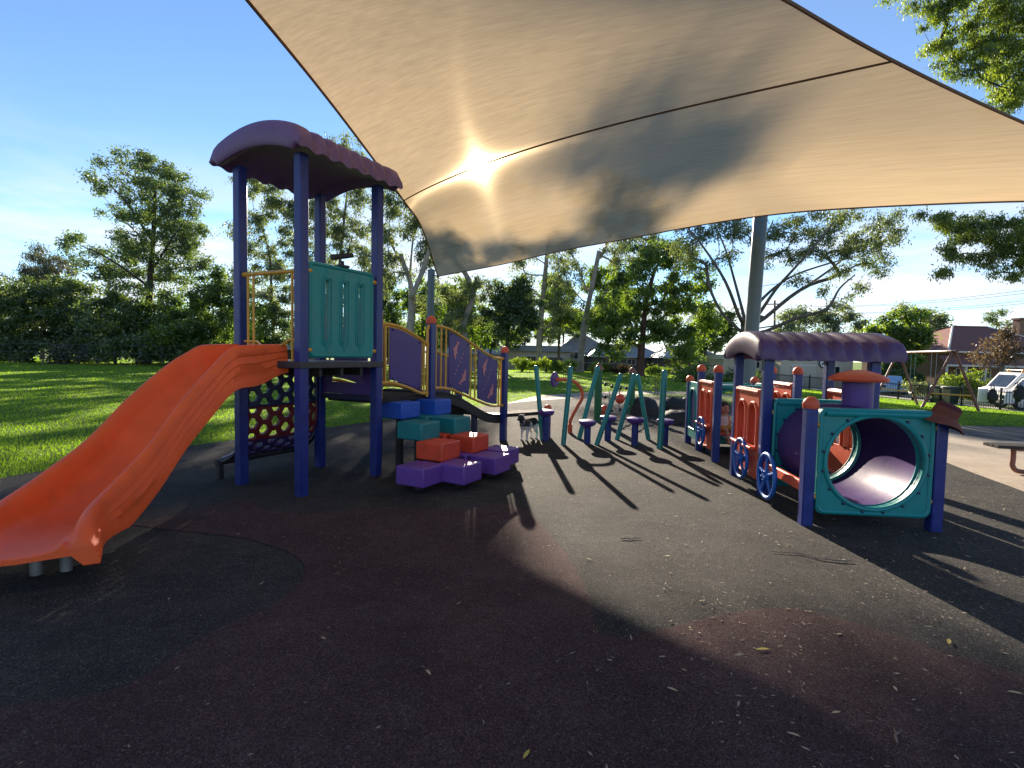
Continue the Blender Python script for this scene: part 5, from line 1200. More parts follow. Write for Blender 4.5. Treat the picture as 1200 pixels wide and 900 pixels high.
# ---- low planting along the far side of the lawn
def low_plants():
    spots = [(612, 430, 'pale strappy grass clump right of the far tree trunk', 'lime'), (640, 431, 'pale strappy clump under the grey gum', 'lime'), (662, 433, 'bright yellow-green clump before the far garage', 'lime'), (700, 436, 'clump of low yellowish plants right of the forked gum', 'lime'), (722, 437, 'browned low clump left of the big tree trunk', 'rust'), (772, 440, 'low green clump right of the red trunk', 'bright'), (570, 431, 'low green clump behind the dolphin panels', 'bright')]
    for i, (a, b, lab, lf) in enumerate(spots):
        bush(lab, 47, [(a, b - 3, 13, 5), (a + 10, b - 2, 10, 4)], lf, (0.32, 0.07), 0.9, 0.3, 80 + i, name='low_plant', cat='plant', droop=-0.5, group='low plants along the far edge of the lawn')
    bush('sunlit leafy shrub left of the orange-capped train posts', 34, [(822, 440, 20, 12), (838, 448, 14, 10), (805, 446, 14, 9)], 'bright', (0.2, 0.11), 0.9, 0.36, 90, group='shrubs by the street fence')
    bush('loose shrub seen between the train posts below the cream wall', 36, [(862, 444, 16, 12), (882, 448, 14, 8)], 'mid', (0.2, 0.11), 0.9, 0.36, 91, group='shrubs by the street fence')
low_plants()
def sapling(px_, Y, py_top, lab):
    b = gh(px_, Y); tp = at(px_, py_top, Y); t = thing('sapling', lab, 'sapling', tuple(b))
    obj('stake', MB().tube([b + Vector((0.12, 0, 0)), Vector((b.x + 0.12, b.y, tp.z - 0.1))], 0.02, 6), BARK['grey'], t)
    obj('trunk', MB().tube([b, b.lerp(tp, 0.5) + Vector((0.03, 0, 0)), tp], [0.02, 0.016, 0.008], 6), BARK['grey'], t)
    rs = np.random.default_rng(int(px_)); n = 130; f = rs.uniform(0.55, 1.05, n)[:, None]
    C = np.array(b)[None] * (1 - f) + np.array(tp)[None] * f + rs.normal(size=(n, 3)) * 0.14
    quads_obj('crown', leaf_quads(C, 0.11, 0.05, 0.3, rs), LEAF['bright'], t, rs.uniform(0, 1, n))
sapling(768, 21, 440, 'staked sapling on the lawn left of the thick teal pole')
sapling(663, 30, 425, 'spindly sapling on the lawn beyond the orange hoop')

# ---- grass blades, thickest near the rubber edge
def pip(P, poly):
    x, y = P[:, 0], P[:, 1]; ins = np.zeros(len(P), bool); n = len(poly)
    for i in range(n):
        x0, y0 = poly[i]; x1, y1 = poly[(i + 1) % n]
        c = ((y0 > y) != (y1 > y)); 
        if y0 != y1: ins ^= c & (x < (x1 - x0) * (y - y0) / (y1 - y0) + x0)
    return ins
def build_grass():
    rs = np.random.default_rng(77); n = 330000
    Y = 5.0 * (62 / 5.0) ** rs.uniform(0, 1, n) ; X = rs.uniform(-1.12, 1.12, n) * Y
    P = np.stack([X, Y], 1); keep = ~pip(P, RUBBER) & ~pip(P, PATH) & ~pip(P, [(9.0, 13.1), (9.4, 10.2), (31, 10.2), (31, 13.1)]) & ~((X > 12) & ((X - 26) * 0.94 + (Y - 27.7) * 0.34 > -0.2))
    P = P[keep]; n = len(P); d = P[:, 1]
    z = np.array([hgt(a, b) for a, b in P]) if n < 400000 else 0
    h = rs.uniform(0.020, 0.048, n) * (1 + np.maximum(0, d - 12) * 0.012); w = np.maximum(0.007, d * 0.0013) * rs.uniform(0.7, 1.4, n)
    a = rs.uniform(0, 2 * np.pi, n); l = rs.uniform(-0.6, 0.6, (n, 2)) * h[:, None]
    B = np.column_stack([P, z]); s = np.column_stack([np.cos(a), np.sin(a), np.zeros(n)]) * w[:, None] * 0.5
    tip = B + np.column_stack([l, h])
    patch = 0.5 + 0.28 * np.sin(P[:, 0] * 0.9 + np.sin(P[:, 1] * 0.7) * 1.3) * np.cos(P[:, 1] * 0.55)
    o = quads_obj('grass_blades', np.stack([B - s, B + s, tip], 1), leaf_mat('grass_blade', (0.095, 0.195, 0.014), (0.28, 0.42, 0.026), 0.5, 0.03), None, np.clip(patch + rs.normal(size=n) * 0.22, 0, 1), nv=3)
    tag(o, kind='stuff')
build_grass()

# ---- fallen leaves and bits on the rubber
def build_litter():
    rs = np.random.default_rng(3); n = 22000
    Y = 1.6 * (16 / 1.6) ** rs.uniform(0, 1, n); X = rs.uniform(-0.98, 1.02, n) * Y
    wgt = np.where(X > 0.6 + 0.1 * Y, 0.85, np.where(X > -0.2, 0.30, 0.10)) * (0.35 + 0.9 * (np.sin(X * 2.1 + 1.7 * np.sin(Y * 1.3)) * np.cos(Y * 1.9 + X) > 0.1))
    P = np.stack([X, Y], 1); k = rs.uniform(0, 1, n) < wgt * np.clip((Y - 1.2) / 4.5, 0.05, 1); k &= pip(P, RUBBER) | pip(P, PATH); P = P[k]; n = len(P)
    wgt = 0; sz = rs.uniform(0.005, 0.017, n) * np.where(rs.uniform(0, 1, n) < 0.07, 1.7, 1); a = rs.uniform(0, 2 * np.pi, n); asp = rs.uniform(0.12, 0.38, n)
    d = np.column_stack([np.cos(a), np.sin(a), rs.uniform(-0.05, 0.3, n)]) * sz[:, None]; s = np.column_stack([-np.sin(a), np.cos(a), rs.uniform(-0.3, 0.3, n)]) * (sz * asp)[:, None]
    B = np.column_stack([P, np.full(n, 0.0205) + np.abs(s[:, 2])])
    m = mat('dry_leaf', (0.34, 0.27, 0.17), 0.85, 0.3, 3); nt = m.node_tree; at_ = nt.nodes.new('ShaderNodeAttribute'); at_.attribute_name = 'tint'
    rp = nt.nodes.new('ShaderNodeValToRGB'); rp.color_ramp.elements[0].color = (0.12, 0.085, 0.055, 1); rp.color_ramp.elements[1].color = (0.36, 0.31, 0.215, 1); nt.links.new(at_.outputs['Fac'], rp.inputs[0])
    pb = [x for x in nt.nodes if x.type == 'BSDF_PRINCIPLED'][0]; nt.links.new(rp.outputs[0], pb.inputs['Base Color'])
    o = quads_obj('leaf_litter', np.stack([B - d, B + s, B + d, B - s], 1), m, None, rs.uniform(0, 1, n)); tag(o, kind='stuff')
    return m
LITTER_M = build_litter()
def single_leaf(px_, py_, ln, ang, lab, green=False):
    g = gr(px_, py_, 0.02); mb = MB(); ca, sa = math.cos(ang), math.sin(ang); rows = []
    for i in range(7):
        f = i / 6; w = ln * 0.13 * math.sin(math.pi * min(1, f * 1.02)) ** 0.8 + 0.0005; x = (f - 0.5) * ln; c = 0.10 * ln * math.sin(math.pi * f) * 0.6
        for s in (-1, 0, 1): rows.append((g.x + x * ca - s * w * sa, g.y + x * sa + s * w * ca, 0.0215 + 0.25 * w * abs(s) + c * 0.35))
    for i in range(6):
        for j in range(2): mb.f.append((i * 3 + j, i * 3 + j + 1, i * 3 + 4 + j, i * 3 + 3 + j))
    mb.v = rows; tag(obj('fallen_leaf', mb, M_['leafA' if not green else 'leafB'], smooth=180), lab, 'leaf', 'single leaves lying on the rubber')
M_['leafA'] = mat('tan_leaf', (0.42, 0.34, 0.20), 0.8, 0.2, 40); M_['leafB'] = mat('yellow_leaf', (0.44, 0.34, 0.07), 0.8, 0.2, 40)
for a in ((894, 761, 0.075, 0.1, 'broad yellow leaf lying flat on the dark rubber in the foreground', True), (788, 808, 0.05, -0.6, 'narrow tan leaf left of the broad yellow leaf', False), (980, 835, 0.045, 0.2, 'thin tan leaf near the bottom, lying level', False), (1049, 807, 0.04, 1.3, 'small tan leaf pointing away, in the right foreground', False), (930, 861, 0.05, -0.5, 'slanted tan leaf close to the bottom edge', False), (617, 884, 0.055, 1.1, 'yellowish leaf at the very bottom centre', True), (1112, 752, 0.07, 0.9, 'curled yellow leaf on the sunlit strip at right', True), (1190, 812, 0.06, -0.3, 'dull leaf at the right edge of the foreground', False), (502, 788, 0.05, -1.0, 'pale leaf alone on the maroon rubber at centre left', False), (379, 748, 0.04, -0.6, 'pale leaf at the border of the black and maroon rubber', False)): single_leaf(*a)
def twig(px_, py_, ln, ang, lab):
    g = gr(px_, py_, 0.02); rn = random.Random(int(px_)); d = Vector((math.cos(ang), math.sin(ang), 0)); s = Vector((-d.y, d.x, 0))
    pts = [Vector((g.x, g.y, 0.021)) + d * ln * (f - 0.5) + s * rn.uniform(-.06, .06) * ln + ZU * rn.uniform(0, .004) for f in (0, .2, .4, .6, .8, 1)]
    mb = MB().tube(pts, [0.0045, 0.005, 0.0045, 0.004, 0.003, 0.002], 5)
    for i in (2, 3): mb.tube([pts[i], pts[i] + (d * 0.5 + s * rn.choice((-1, 1)) * 0.7) * ln * 0.22 + ZU * 0.012], [0.0035, 0.0015], 5)
    tag(obj('twig', mb, BARK['grey'], smooth=60), lab, 'twig', 'twigs lying on the rubber')
twig(950, 652, 0.55, 2.75, 'long forked twig lying in front of the train tunnel'); twig(1050, 862, 0.10, 1.0, 'short forked twig in the bottom right foreground'); twig(740, 631, 0.18, 0.2, 'small dark twig in the middle of the rubber')
# ================================================================== STREET SIDE AND FAR HOUSES
M_['cream'] = mat('cream_render', (0.52, 0.44, 0.33), 0.85, 0.08, 1.2, 0.2, 30, dirt=0.12); M_['brick'] = mat('brown_brick_wall', (0.22, 0.12, 0.085), 0.85, 0.2, 3, 0.3, 20)
M_['darkwall'] = mat('dark_wall_boards', (0.10, 0.085, 0.075), 0.8, 0.15, 3); M_['door'] = mat('brown_roller_door', (0.075, 0.055, 0.05), 0.6, 0.1, 4); M_['creamdoor'] = mat('cream_roller_door', (0.50, 0.45, 0.36), 0.6, 0.06, 4)  # wall boards are one dark brown all over
M_['redtile'] = mat('red_roof_tile', (0.20, 0.065, 0.045), 0.75, 0.22, 3, 0.5, 14, dirt=0.15); M_['bluetin'] = mat('blue_grey_tin_roof', (0.16, 0.20, 0.25), 0.45, 0.1, 2, 0.1, 10); M_['greytin'] = mat('grey_tin_roof', (0.26, 0.26, 0.27), 0.45, 0.12, 2, 0.1, 10)
M_['trim'] = mat('pale_trim_paint', (0.62, 0.58, 0.52), 0.6, 0.06, 5); M_['fence'] = mat('black_fence_paint', (0.014, 0.016, 0.017), 0.4, 0.1, 8); M_['bin'] = mat('dark_green_bin', (0.014, 0.035, 0.028), 0.45, 0.1, 6)
M_['tyre'] = mat('tyre_rubber', (0.014, 0.014, 0.014), 0.8, 0.1, 20); M_['rim'] = mat('wheel_rim_metal', (0.42, 0.42, 0.43), 0.35, 0.1, 10, metal=0.8); M_['bluecar'] = mat('pale_blue_car_paint', (0.26, 0.42, 0.62), 0.25, 0.04, 3, coat=0.4); M_['beacon'] = mat('amber_beacon', (0.75, 0.30, 0.02), 0.3, 0.05, 4); M_['darkcloth'] = mat('dark_bag_cloth', (0.02, 0.018, 0.022), 0.85, 0.2, 10, 0.3, 80)
def strip(name, line, o0, o1, dz, m, step=1.5):
    """ground strip beside a line of points, following the fall of the land"""
    P = resample([(a, b, 0) for a, b in line], 40); mb = MB(); nx = 5
    for i, p in enumerate(P):
        d = (P[min(i + 1, 40)] - P[max(i - 1, 0)]).normalized(); n = Vector((d.y, -d.x, 0))
        for k in range(nx + 1):
            q = p + n * (o0 + (o1 - o0) * k / nx); mb.v.append((q.x, q.y, hgt(q.x, q.y) + dz))
    for i in range(40):
        for k in range(nx): a = i * (nx + 1) + k; mb.f.append((a, a + 1, a + nx + 2, a + nx + 1))
    return tag(obj(name, mb, m, smooth=80), kind='structure')
FL = [(33.0, 18.0), (27.8, 24.0), (26.0, 28.0), (24.6, 38.0), (23.6, 46.0), (20.0, 62.0), (16.0, 90.0)]
strip('footpath', FL, 0.6, 2.6, 0.012, ground_mat('pale_concrete', 'concrete')); strip('road', FL, 4.0, 11.0, 0.010, ground_mat('street_asphalt', 'asphalt')); 
def kerb():
    P = resample([(a, b, 0) for a, b in FL], 40); mb = MB()
    for i, p in enumerate(P):
        d = (P[min(i + 1, 40)] - P[max(i - 1, 0)]).normalized(); n = Vector((d.y, -d.x, 0)); q = p + n * 3.9; z = hgt(q.x, q.y)
        for o, h in ((-0.08, -0.02), (-0.08, 0.13), (0.08, 0.13), (0.10, -0.02)): r = q + n * o; mb.v.append((r.x, r.y, z + h))
    for i in range(40):
        for k in range(3): a = i * 4 + k; mb.f.append((a, a + 1, a + 5, a + 4))
    tag(obj('kerb', mb, M_['trim'], smooth=0), kind='structure')
kerb()
def street_fence():
    line = resample([(a, b, 0) for a, b in FL[:6]], 22); b0 = line[6]
    t = thing('picket_fence', 'black steel picket fence along the street behind the swing', 'fence', (b0.x, b0.y, hgt(b0.x, b0.y)))
    pk = MB(); h = 1.05
    for i, p in enumerate(line):
        z = hgt(p.x, p.y); obj('fence_post', MB().post(p, (1, 0, 0), 0.075, 0.075, z, z + h + 0.12), M_['fence'], t)
    for a, b in zip(line, line[1:]):
        za, zb = hgt(a.x, a.y), hgt(b.x, b.y)
        for q in (0.14, h - 0.10): obj('rail', MB().tube([(a.x, a.y, za + q), (b.x, b.y, zb + q)], 0.022, 4), M_['fence'], t)
        n = int((b - a).length / 0.12); d = (b - a).normalized()
        for k in range(1, n):
            p = a.lerp(b, k / n); z = za + (zb - za) * k / n; pk.post(p, d, 0.020, 0.020, z + 0.06, z + h)
    tag(obj('pickets', pk, M_['fence'], t, smooth=0), kind='stuff')
    p = at(1152, 463, 27.0); o = MB().obox(p, (Vector((0.95, -0.3, 0)).normalized(), Vector((0.3, 0.95, 0)).normalized(), ZU), (0.21, 0.012, 0.33)); tag(obj('blank_sign', o, M_['white'], bevel=0.004), 'plain white board fixed to the black street fence', 'sign')
street_fence()
def house(label, px0, px1, Y, eave, ridge, wall, roof, feats, depth=9.0, hip=(0.32, 0.32), over=0.45, name='house', cat='house', base=None, flat=False, chim=(), gut='trim'):
    a, b = gh(px0, Y), gh(px1, Y); x0, x1 = a.x, b.x; z0 = min(a.z, b.z) - 0.05; pm = (px0 + px1) / 2
    ze, zr = at(pm, eave, Y).z, at(pm, ridge, Y + (0 if flat else depth * 0.4)).z
    t = thing(name, label, cat, ((x0 + x1) / 2, Y, z0))
    obj('wall', MB().box(x0, x1, Y, Y + depth, z0, ze), M_[wall], t, smooth=0)
    if flat:
        obj('roof', MB().box(x0 - over, x1 + over, Y - over, Y + depth + over, ze + 0.003, zr), M_[roof], t, bevel=0.02)
    else:
        X0, X1, Y0, Y1 = x0 - over, x1 + over, Y - over, Y + depth + over; ym = (Y0 + Y1) / 2; L_ = X1 - X0
        r0, r1 = X0 + L_ * hip[0], X1 - L_ * hip[1]
        mb = MB(); mb.v = [(X0, Y0, ze), (X1, Y0, ze), (X1, Y1, ze), (X0, Y1, ze), (r0, ym, zr), (r1, ym, zr), (X0, Y0, ze - 0.06), (X1, Y0, ze - 0.06), (X1, Y1, ze - 0.06), (X0, Y1, ze - 0.06)]
        mb.f = [(0, 1, 5, 4), (1, 2, 5), (2, 3, 4, 5), (3, 0, 4), (0, 6, 7, 1), (1, 7, 8, 2), (2, 8, 9, 3), (3, 9, 6, 0), (6, 9, 8, 7)]
        rf = obj('roof', mb, M_[roof], t, smooth=0)
        obj('ridge_cap', MB().tube([(r0, ym, zr), (r1, ym, zr)], 0.09, 6), M_[roof], rf)
        for c, r in ((0, r0), (3, r0), (1, r1), (2, r1)):
            obj('hip_cap', MB().tube([Vector(mb.v[c]) + ZU * 0.02, (r, ym, zr)], 0.09, 6), M_[gut] if c in (0, 1) and gut == 'trim' else M_[roof], rf)
        obj('gutter', MB().box(X0, X1, Y0 - 0.09, Y0 - 0.002, ze - 0.13, ze + 0.01), M_[gut], t, bevel=0.01)
    for f in feats:
        fx0, fy0, fx1, fy1, kind = f; p, q = at(fx0, fy1, Y - 0.03), at(fx1, fy0, Y - 0.03); lo, hi = max(p.z, z0), q.z
        if kind in ('door', 'creamdoor'):
            dd = obj('garage_door', MB().box(p.x, q.x, Y - 0.05, Y + 0.02, lo, hi), M_[kind], t, smooth=0)
            n = 6
            for k in range(n): obj('door_slat', MB().box(p.x + 0.02, q.x - 0.02, Y - 0.075, Y - 0.052, lo + (hi - lo) * k / n + 0.012, lo + (hi - lo) * (k + 1) / n - 0.012), M_[kind], dd, smooth=0)
            obj('door_frame', MB().box(p.x - 0.10, q.x + 0.10, Y - 0.07, Y - 0.003, hi + 0.003, hi + 0.12), M_['trim'], dd, smooth=0)
        else:
            fr = obj('window', MB().plate([(p.x - 0.08, lo - 0.08), (q.x + 0.08, lo - 0.08), (q.x + 0.08, hi + 0.08), (p.x - 0.08, hi + 0.08)], [[(p.x, lo), (q.x, lo), (q.x, hi), (p.x, hi)]], (0, Y - 0.004, 0), (1, 0, 0), ZU, 0.07), M_['trim'], t, smooth=0)
            obj('pane', MB().box(p.x, q.x, Y - 0.03, Y - 0.006, lo, hi), M_['glass'], fr, smooth=0)
            if (fx1 - fx0) > 8: obj('mullion', MB().box((p.x + q.x) / 2 - 0.03, (p.x + q.x) / 2 + 0.03, Y - 0.055, Y - 0.031, lo, hi), M_['trim'], fr, smooth=0)
    for cx, ct, cb in chim:
        p = at(cx, cb, Y + depth * 0.45); q = at(cx, ct, Y + depth * 0.45); w = 0.55
        ch = obj('chimney', MB().box(p.x - w, p.x + w, Y + depth * 0.45 - 0.4, Y + depth * 0.45 + 0.4, min(p.z, zr) - 1.2, q.z), M_['brick'], t, bevel=0.02)
        obj('chimney_top', MB().box(p.x - w - 0.09, p.x + w + 0.09, Y + depth * 0.45 - 0.49, Y + depth * 0.45 + 0.49, q.z + 0.003, q.z + 0.18), M_['brick'], ch, bevel=0.02)
    return t
# across the lawn
house('low cream house with brown garage doors and a pale roof edge beyond the lawn', 596, 668, 86, 412, 405, 'cream', 'greytin', [(611, 418, 630, 433, 'door'), (639, 419, 659, 433, 'door')], flat=True, gut='trim')
house('house with a steep grey hipped roof behind the forked gum', 652, 716, 92, 412, 393, 'cream', 'greytin', [(667, 413, 678, 420, 'win'), (692, 416, 704, 424, 'win')], hip=(0.42, 0.42))
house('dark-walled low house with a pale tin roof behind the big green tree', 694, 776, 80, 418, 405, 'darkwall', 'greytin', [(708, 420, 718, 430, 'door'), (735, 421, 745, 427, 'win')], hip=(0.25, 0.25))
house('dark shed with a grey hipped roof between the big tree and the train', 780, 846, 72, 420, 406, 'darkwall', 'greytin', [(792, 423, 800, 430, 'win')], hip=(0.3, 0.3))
house('long low house with a grey roof hidden behind the gum trunks', 500, 600, 88, 414, 402, 'cream', 'greytin', [(520, 418, 530, 425, 'win'), (560, 418, 572, 426, 'win')], hip=(0.2, 0.2))
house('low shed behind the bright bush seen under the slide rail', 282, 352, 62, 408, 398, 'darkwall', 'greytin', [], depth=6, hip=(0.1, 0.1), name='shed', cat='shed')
# across the street
house('plain cream block with a roller door and small square windows behind the train roof', 915, 1000, 50, 418, 413, 'cream', 'trim', [(926, 429, 957, 456, 'creamdoor'), (972, 430, 984, 440, 'win')], flat=True, over=0.12, name='garage_building', cat='building')
house('low cream wall building with little windows behind the leaning pole', 848, 912, 53, 422, 416, 'cream', 'trim', [(862, 425, 866, 430, 'win'), (872, 425, 876, 430, 'win'), (884, 424, 890, 431, 'win')], flat=True, over=0.12, name='outbuilding', cat='building')
def round_sign():
    p = at(966, 425, 49.9); t = thing('round_sign', 'small round white sign with a dark ring and bar on the cream wall', 'sign', tuple(p - ZU * 0.6))
    ax = ((1, 0, 0), (0, 0, 1), (0, -1, 0)); obj('plate', MB().lathe([(0.50, 0.0), (0.50, 0.03)], p, ax, 24), M_['white'], t)
    ring = MB(); ring.tube([p + Vector((0.47 * math.cos(a), -0.04, 0.47 * math.sin(a))) for a in [2 * math.pi * k / 28 for k in range(28)]], 0.05, 6, closed=True); obj('ring', ring, M_['fence'], t)
    obj('bar', MB().obox(p + Vector((0, -0.04, 0)), ((0.8, 0, 0.6), (0, 1, 0), (-0.6, 0, 0.8)), (0.30, 0.012, 0.07)), M_['fence'], t)
round_sign()
house('brick house under a blue-grey tin roof left of the red roofed house', 1074, 1140, 58, 415, 399, 'brick', 'bluetin', [(1092, 420, 1099, 430, 'win'), (1112, 420, 1120, 430, 'win')], hip=(0.14, 0.3))
house('red tiled house with two chimneys at the right edge', 1112, 1262, 47, 413, 383, 'brick', 'redtile', [(1120, 432, 1130, 446, 'win'), (1150, 432, 1160, 446, 'win')], hip=(0.42, 0.3), chim=((1152, 391, 400), (1197, 375, 388)), depth=11)
def veranda():
    Y = 44.5; a, b = at(1108, 430, Y), at(1205, 430, Y); t = thing('veranda', 'low red tiled veranda roof on posts along the front of the red house', 'veranda', ((a.x + b.x) / 2, Y, hgt(a.x, Y)))
    zt, zb = at(1150, 417.5, Y + 2.1).z, at(1150, 428, Y).z
    mb = MB(); mb.v = [(a.x, Y, zb), (b.x, Y, zb), (b.x, Y + 2.0, zt), (a.x + 1.0, Y + 2.0, zt), (a.x, Y, zb - 0.1), (b.x, Y, zb - 0.1), (b.x, Y + 2.0, zt - 0.1), (a.x + 1.0, Y + 2.0, zt - 0.1)]
    mb.f = [(0, 1, 2, 3), (4, 7, 6, 5), (0, 4, 5, 1), (1, 5, 6, 2), (2, 6, 7, 3), (3, 7, 4, 0)]; obj('roof', mb, M_['redtile'], t, smooth=0)
    obj('gutter', MB().box(a.x, b.x, Y - 0.1, Y - 0.003, zb - 0.14, zb + 0.01), M_['trim'], t)
    for k in range(5): x = a.x + 0.2 + (b.x - a.x - 0.4) * k / 4; obj('veranda_post', MB().box(x - 0.07, x + 0.07, Y + 0.05, Y + 0.19, hgt(x, Y) - 0.02, zb - 0.1), M_['trim'], t)
veranda()
def far_fence():
    Y = 70; t = thing('pale_topped_fence', 'dark railing fence with pale picket tips before the far garage', 'fence', tuple(gh(655, Y)))
    pk, tips = MB(), MB(); a, b = gh(598, Y), gh(735, Y); n = 110
    for k in range(n):
        x = a.x + (b.x - a.x) * k / n; z = hgt(x, Y); pk.box(x - 0.02, x + 0.02, Y - 0.02, Y + 0.02, z, z + 1.2)
        if k % 2 == 0: tips.ball((x, Y, z + 1.24), 0.055, 6)
    tag(obj('pickets', pk, M_['fence'], t, smooth=0), kind='stuff'); tag(obj('picket_tips', tips, M_['trim'], t), kind='stuff')
    for q in (0.2, 1.1): obj('rail', MB().tube([(a.x, Y, hgt(a.x, Y) + q), (b.x, Y, hgt(b.x, Y) + q)], 0.03, 4), M_['fence'], t)
far_fence()
def wire_fence():
    Y = 41.3; t = thing('wire_fence', 'thin wire fence with dark posts in front of the left hedge', 'fence', tuple(gh(100, Y)))
    for px_ in (-40, 12, 66, 134, 190, 240): p = gh(px_, Y); obj('fence_post', MB().tube([p, p + ZU * 1.6], 0.03, 6), M_['fence'], t)
    a, b = gh(-40, Y), gh(240, Y)
    for z in (0.4, 0.9, 1.55): obj('wire', MB().tube([a + ZU * z, b + ZU * z], 0.008, 4), M_['galv'], t)
wire_fence()
bush('bright lime hedge bush in front of the red house', 36, [(1124, 448, 16, 10), (1142, 446, 14, 10), (1110, 452, 8, 8), (1135, 456, 20, 8)], 'lime', (0.16, 0.09), 1.6, 0.34, 101)
bush('dark clipped hedge under a lime top, seen below the train roof', 46, [(1052, 436, 20, 10), (1072, 438, 16, 9), (1040, 444, 12, 8), (1060, 446, 24, 8)], 'mid', (0.2, 0.12), 1.8, 0.4, 102)
bush('lime-coloured top growth along the clipped hedge', 46.5, [(1050, 424, 16, 4), (1070, 423, 14, 4)], 'lime', (0.2, 0.12), 1.4, 0.3, 103, base=gh(1058, 46.5))
bush('grey-green low hedge along the street fence left of the swing frame', 34, [(1072, 455, 14, 8), (1088, 457, 10, 8), (1100, 458, 8, 6)], 'gum', (0.15, 0.08), 1.4, 0.32, 104)
# ---- vehicles
def vehicle(name, label, cat, c, ang, prof, width, wheels, wr, paint, wins, extra=None):
    """side profile (x forward, z up) swept across the width; wins are side-window outlines"""
    t = thing(name, label, cat, c, ang); zz = c[2]
    X, Yv = Vector((1, 0, 0)), Vector((0, 1, 0))
    mb = MB().plate(prof, [], (0, width / 2, 0), X, ZU, width)
    obj('body', mb, M_[paint], t, bevel=0.06, seg=3, smooth=35, local=True)
    for w in wins:
        for s in (-1, 1):
            obj('window', MB().plate(w, [], (0, -s * (width / 2 + 0.008) if s > 0 else width / 2 + 0.018, 0), X, ZU, 0.010), M_['glass'], t, smooth=0, local=True)
    for x in wheels:
        for s in (-1, 1):
            y = s * (width / 2 - 0.08); w = obj('wheel', MB().lathe([(wr * 0.6, -0.11), (wr * 0.96, -0.11), (wr, -0.07), (wr, 0.07), (wr * 0.96, 0.11), (wr * 0.6, 0.11)], (x, y, wr), (X, ZU, Yv * -1), 24), M_['tyre'], t, local=True)
            obj('rim', MB().lathe([(wr * 0.62, -0.112), (wr * 0.62, 0.112), (wr * 0.3, 0.122), (0.03, 0.118)] if s < 0 else [(0.03, -0.118), (wr * 0.3, -0.122), (wr * 0.62, -0.112), (wr * 0.62, 0.112)], (x, y, wr), (X, ZU, Yv * -1), 20), M_['rim'], w, local=True)
    xs = [p[0] for p in prof]
    for s in (-1, 1):
        obj('headlight', MB().box(min(xs) - 0.012, min(xs) + 0.05, s * width * 0.36 - 0.13, s * width * 0.36 + 0.13, 0.62, 0.80), M_['glass'], t, bevel=0.01, local=True)
    if extra: extra(t, width)
    return t
def van_extra(t, w):
    obj('windscreen', MB().plate([(-0.72, 0), (0.72, 0), (0.66, 0.92), (-0.66, 0.92)], [], (-1.865, 0, 1.12), (0, -1, 0), Vector((0.59, 0, 0.81)), 0.012), M_['glass'], t, local=True)
    r = MB()
    for s in (-1, 1): r.tube([(-1.0, s * 0.7, 2.16), (2.2, s * 0.7, 2.16)], 0.03, 6)
    for x in (-0.9, 0.1, 1.1, 2.1): r.tube([(x, -0.75, 2.17), (x, 0.75, 2.17)], 0.025, 6); [r.tube([(x, s * 0.7, 2.0), (x, s * 0.7, 2.16)], 0.02, 6) for s in (-1, 1)]
    obj('roof_rack', r, M_['galv'], t, local=True)
    for s in (-0.55, 0.55): obj('beacon', MB().lathe([(0.10, 2.01), (0.10, 2.10), (0.08, 2.2), (0.03, 2.24)], (-0.85, s, 0), seg=14), M_['beacon'], t, local=True)
    obj('bumper', MB().box(-2.42, -2.30, -0.85, 0.85, 0.32, 0.58), M_['black'], t, bevel=0.03, local=True)
    for s in (-1, 1): obj('mirror', MB().box(-1.55, -1.42, s * 1.0 - 0.07, s * 1.0 + 0.07, 1.15, 1.4), M_['black'], t, bevel=0.02, local=True)
van_p = [(-2.35, 0.32), (2.45, 0.32), (2.45, 1.98), (-1.15, 2.02), (-1.85, 1.14), (-2.28, 1.0)]
g = gh(1196, 32.5); vehicle('van', 'white work van with a roof rack and amber beacon parked beyond the fence', 'van', (g.x + 0.75, g.y, g.z + 0.01), rad(-8), van_p, 1.85, (-1.5, 1.55), 0.34, 'white', [[(-1.62, 1.2), (-0.55, 1.2), (-0.55, 1.75), (-1.18, 1.75)], [(-0.4, 1.2), (0.8, 1.2), (0.8, 1.75), (-0.4, 1.75)]], van_extra)
suv_p = [(-2.2, 0.36), (2.2, 0.36), (2.22, 1.0), (2.05, 1.68), (-0.35, 1.70), (-0.85, 1.08), (-2.1, 1.0)]
def suv_extra(t, w):
    obj('bumper', MB().box(-2.30, -2.18, -0.85, 0.85, 0.34, 0.55), M_['black'], t, bevel=0.03, local=True); obj('windscreen', MB().plate([(-0.66, 0), (0.66, 0), (0.62, 0.66), (-0.62, 0.66)], [], (-0.86, 0, 1.12), (0, -1, 0), Vector((0.62, 0, 0.78)), 0.012), M_['glass'], t, local=True)
g = gh(1196, 29.5); vehicle('four_wheel_drive', 'white four-wheel drive with dark windows close behind the street fence', 'car', (g.x + 1.2, g.y, g.z + 0.01), rad(-12), suv_p, 1.8, (-1.35, 1.35), 0.37, 'white', [[(-0.62, 1.08), (0.5, 1.08), (0.5, 1.58), (-0.3, 1.58)], [(0.62, 1.08), (1.9, 1.08), (1.8, 1.58), (0.62, 1.58)]], suv_extra)
car_p = [(-2.1, 0.3), (2.1, 0.3), (2.15, 0.85), (1.6, 0.95), (1.05, 1.42), (-0.5, 1.44), (-1.1, 0.95), (-2.05, 0.82)]
g = gh(1040, 41); vehicle('parked_car', 'pale blue parked car seen between the train posts', 'car', (g.x, g.y, g.z + 0.01), rad(68), car_p, 1.72, (-1.3, 1.3), 0.31, 'bluecar', [[(-0.95, 0.97), (0.1, 0.97), (0.1, 1.35), (-0.45, 1.35)], [(0.2, 0.97), (1.35, 0.97), (1.0, 1.35), (0.2, 1.35)]])
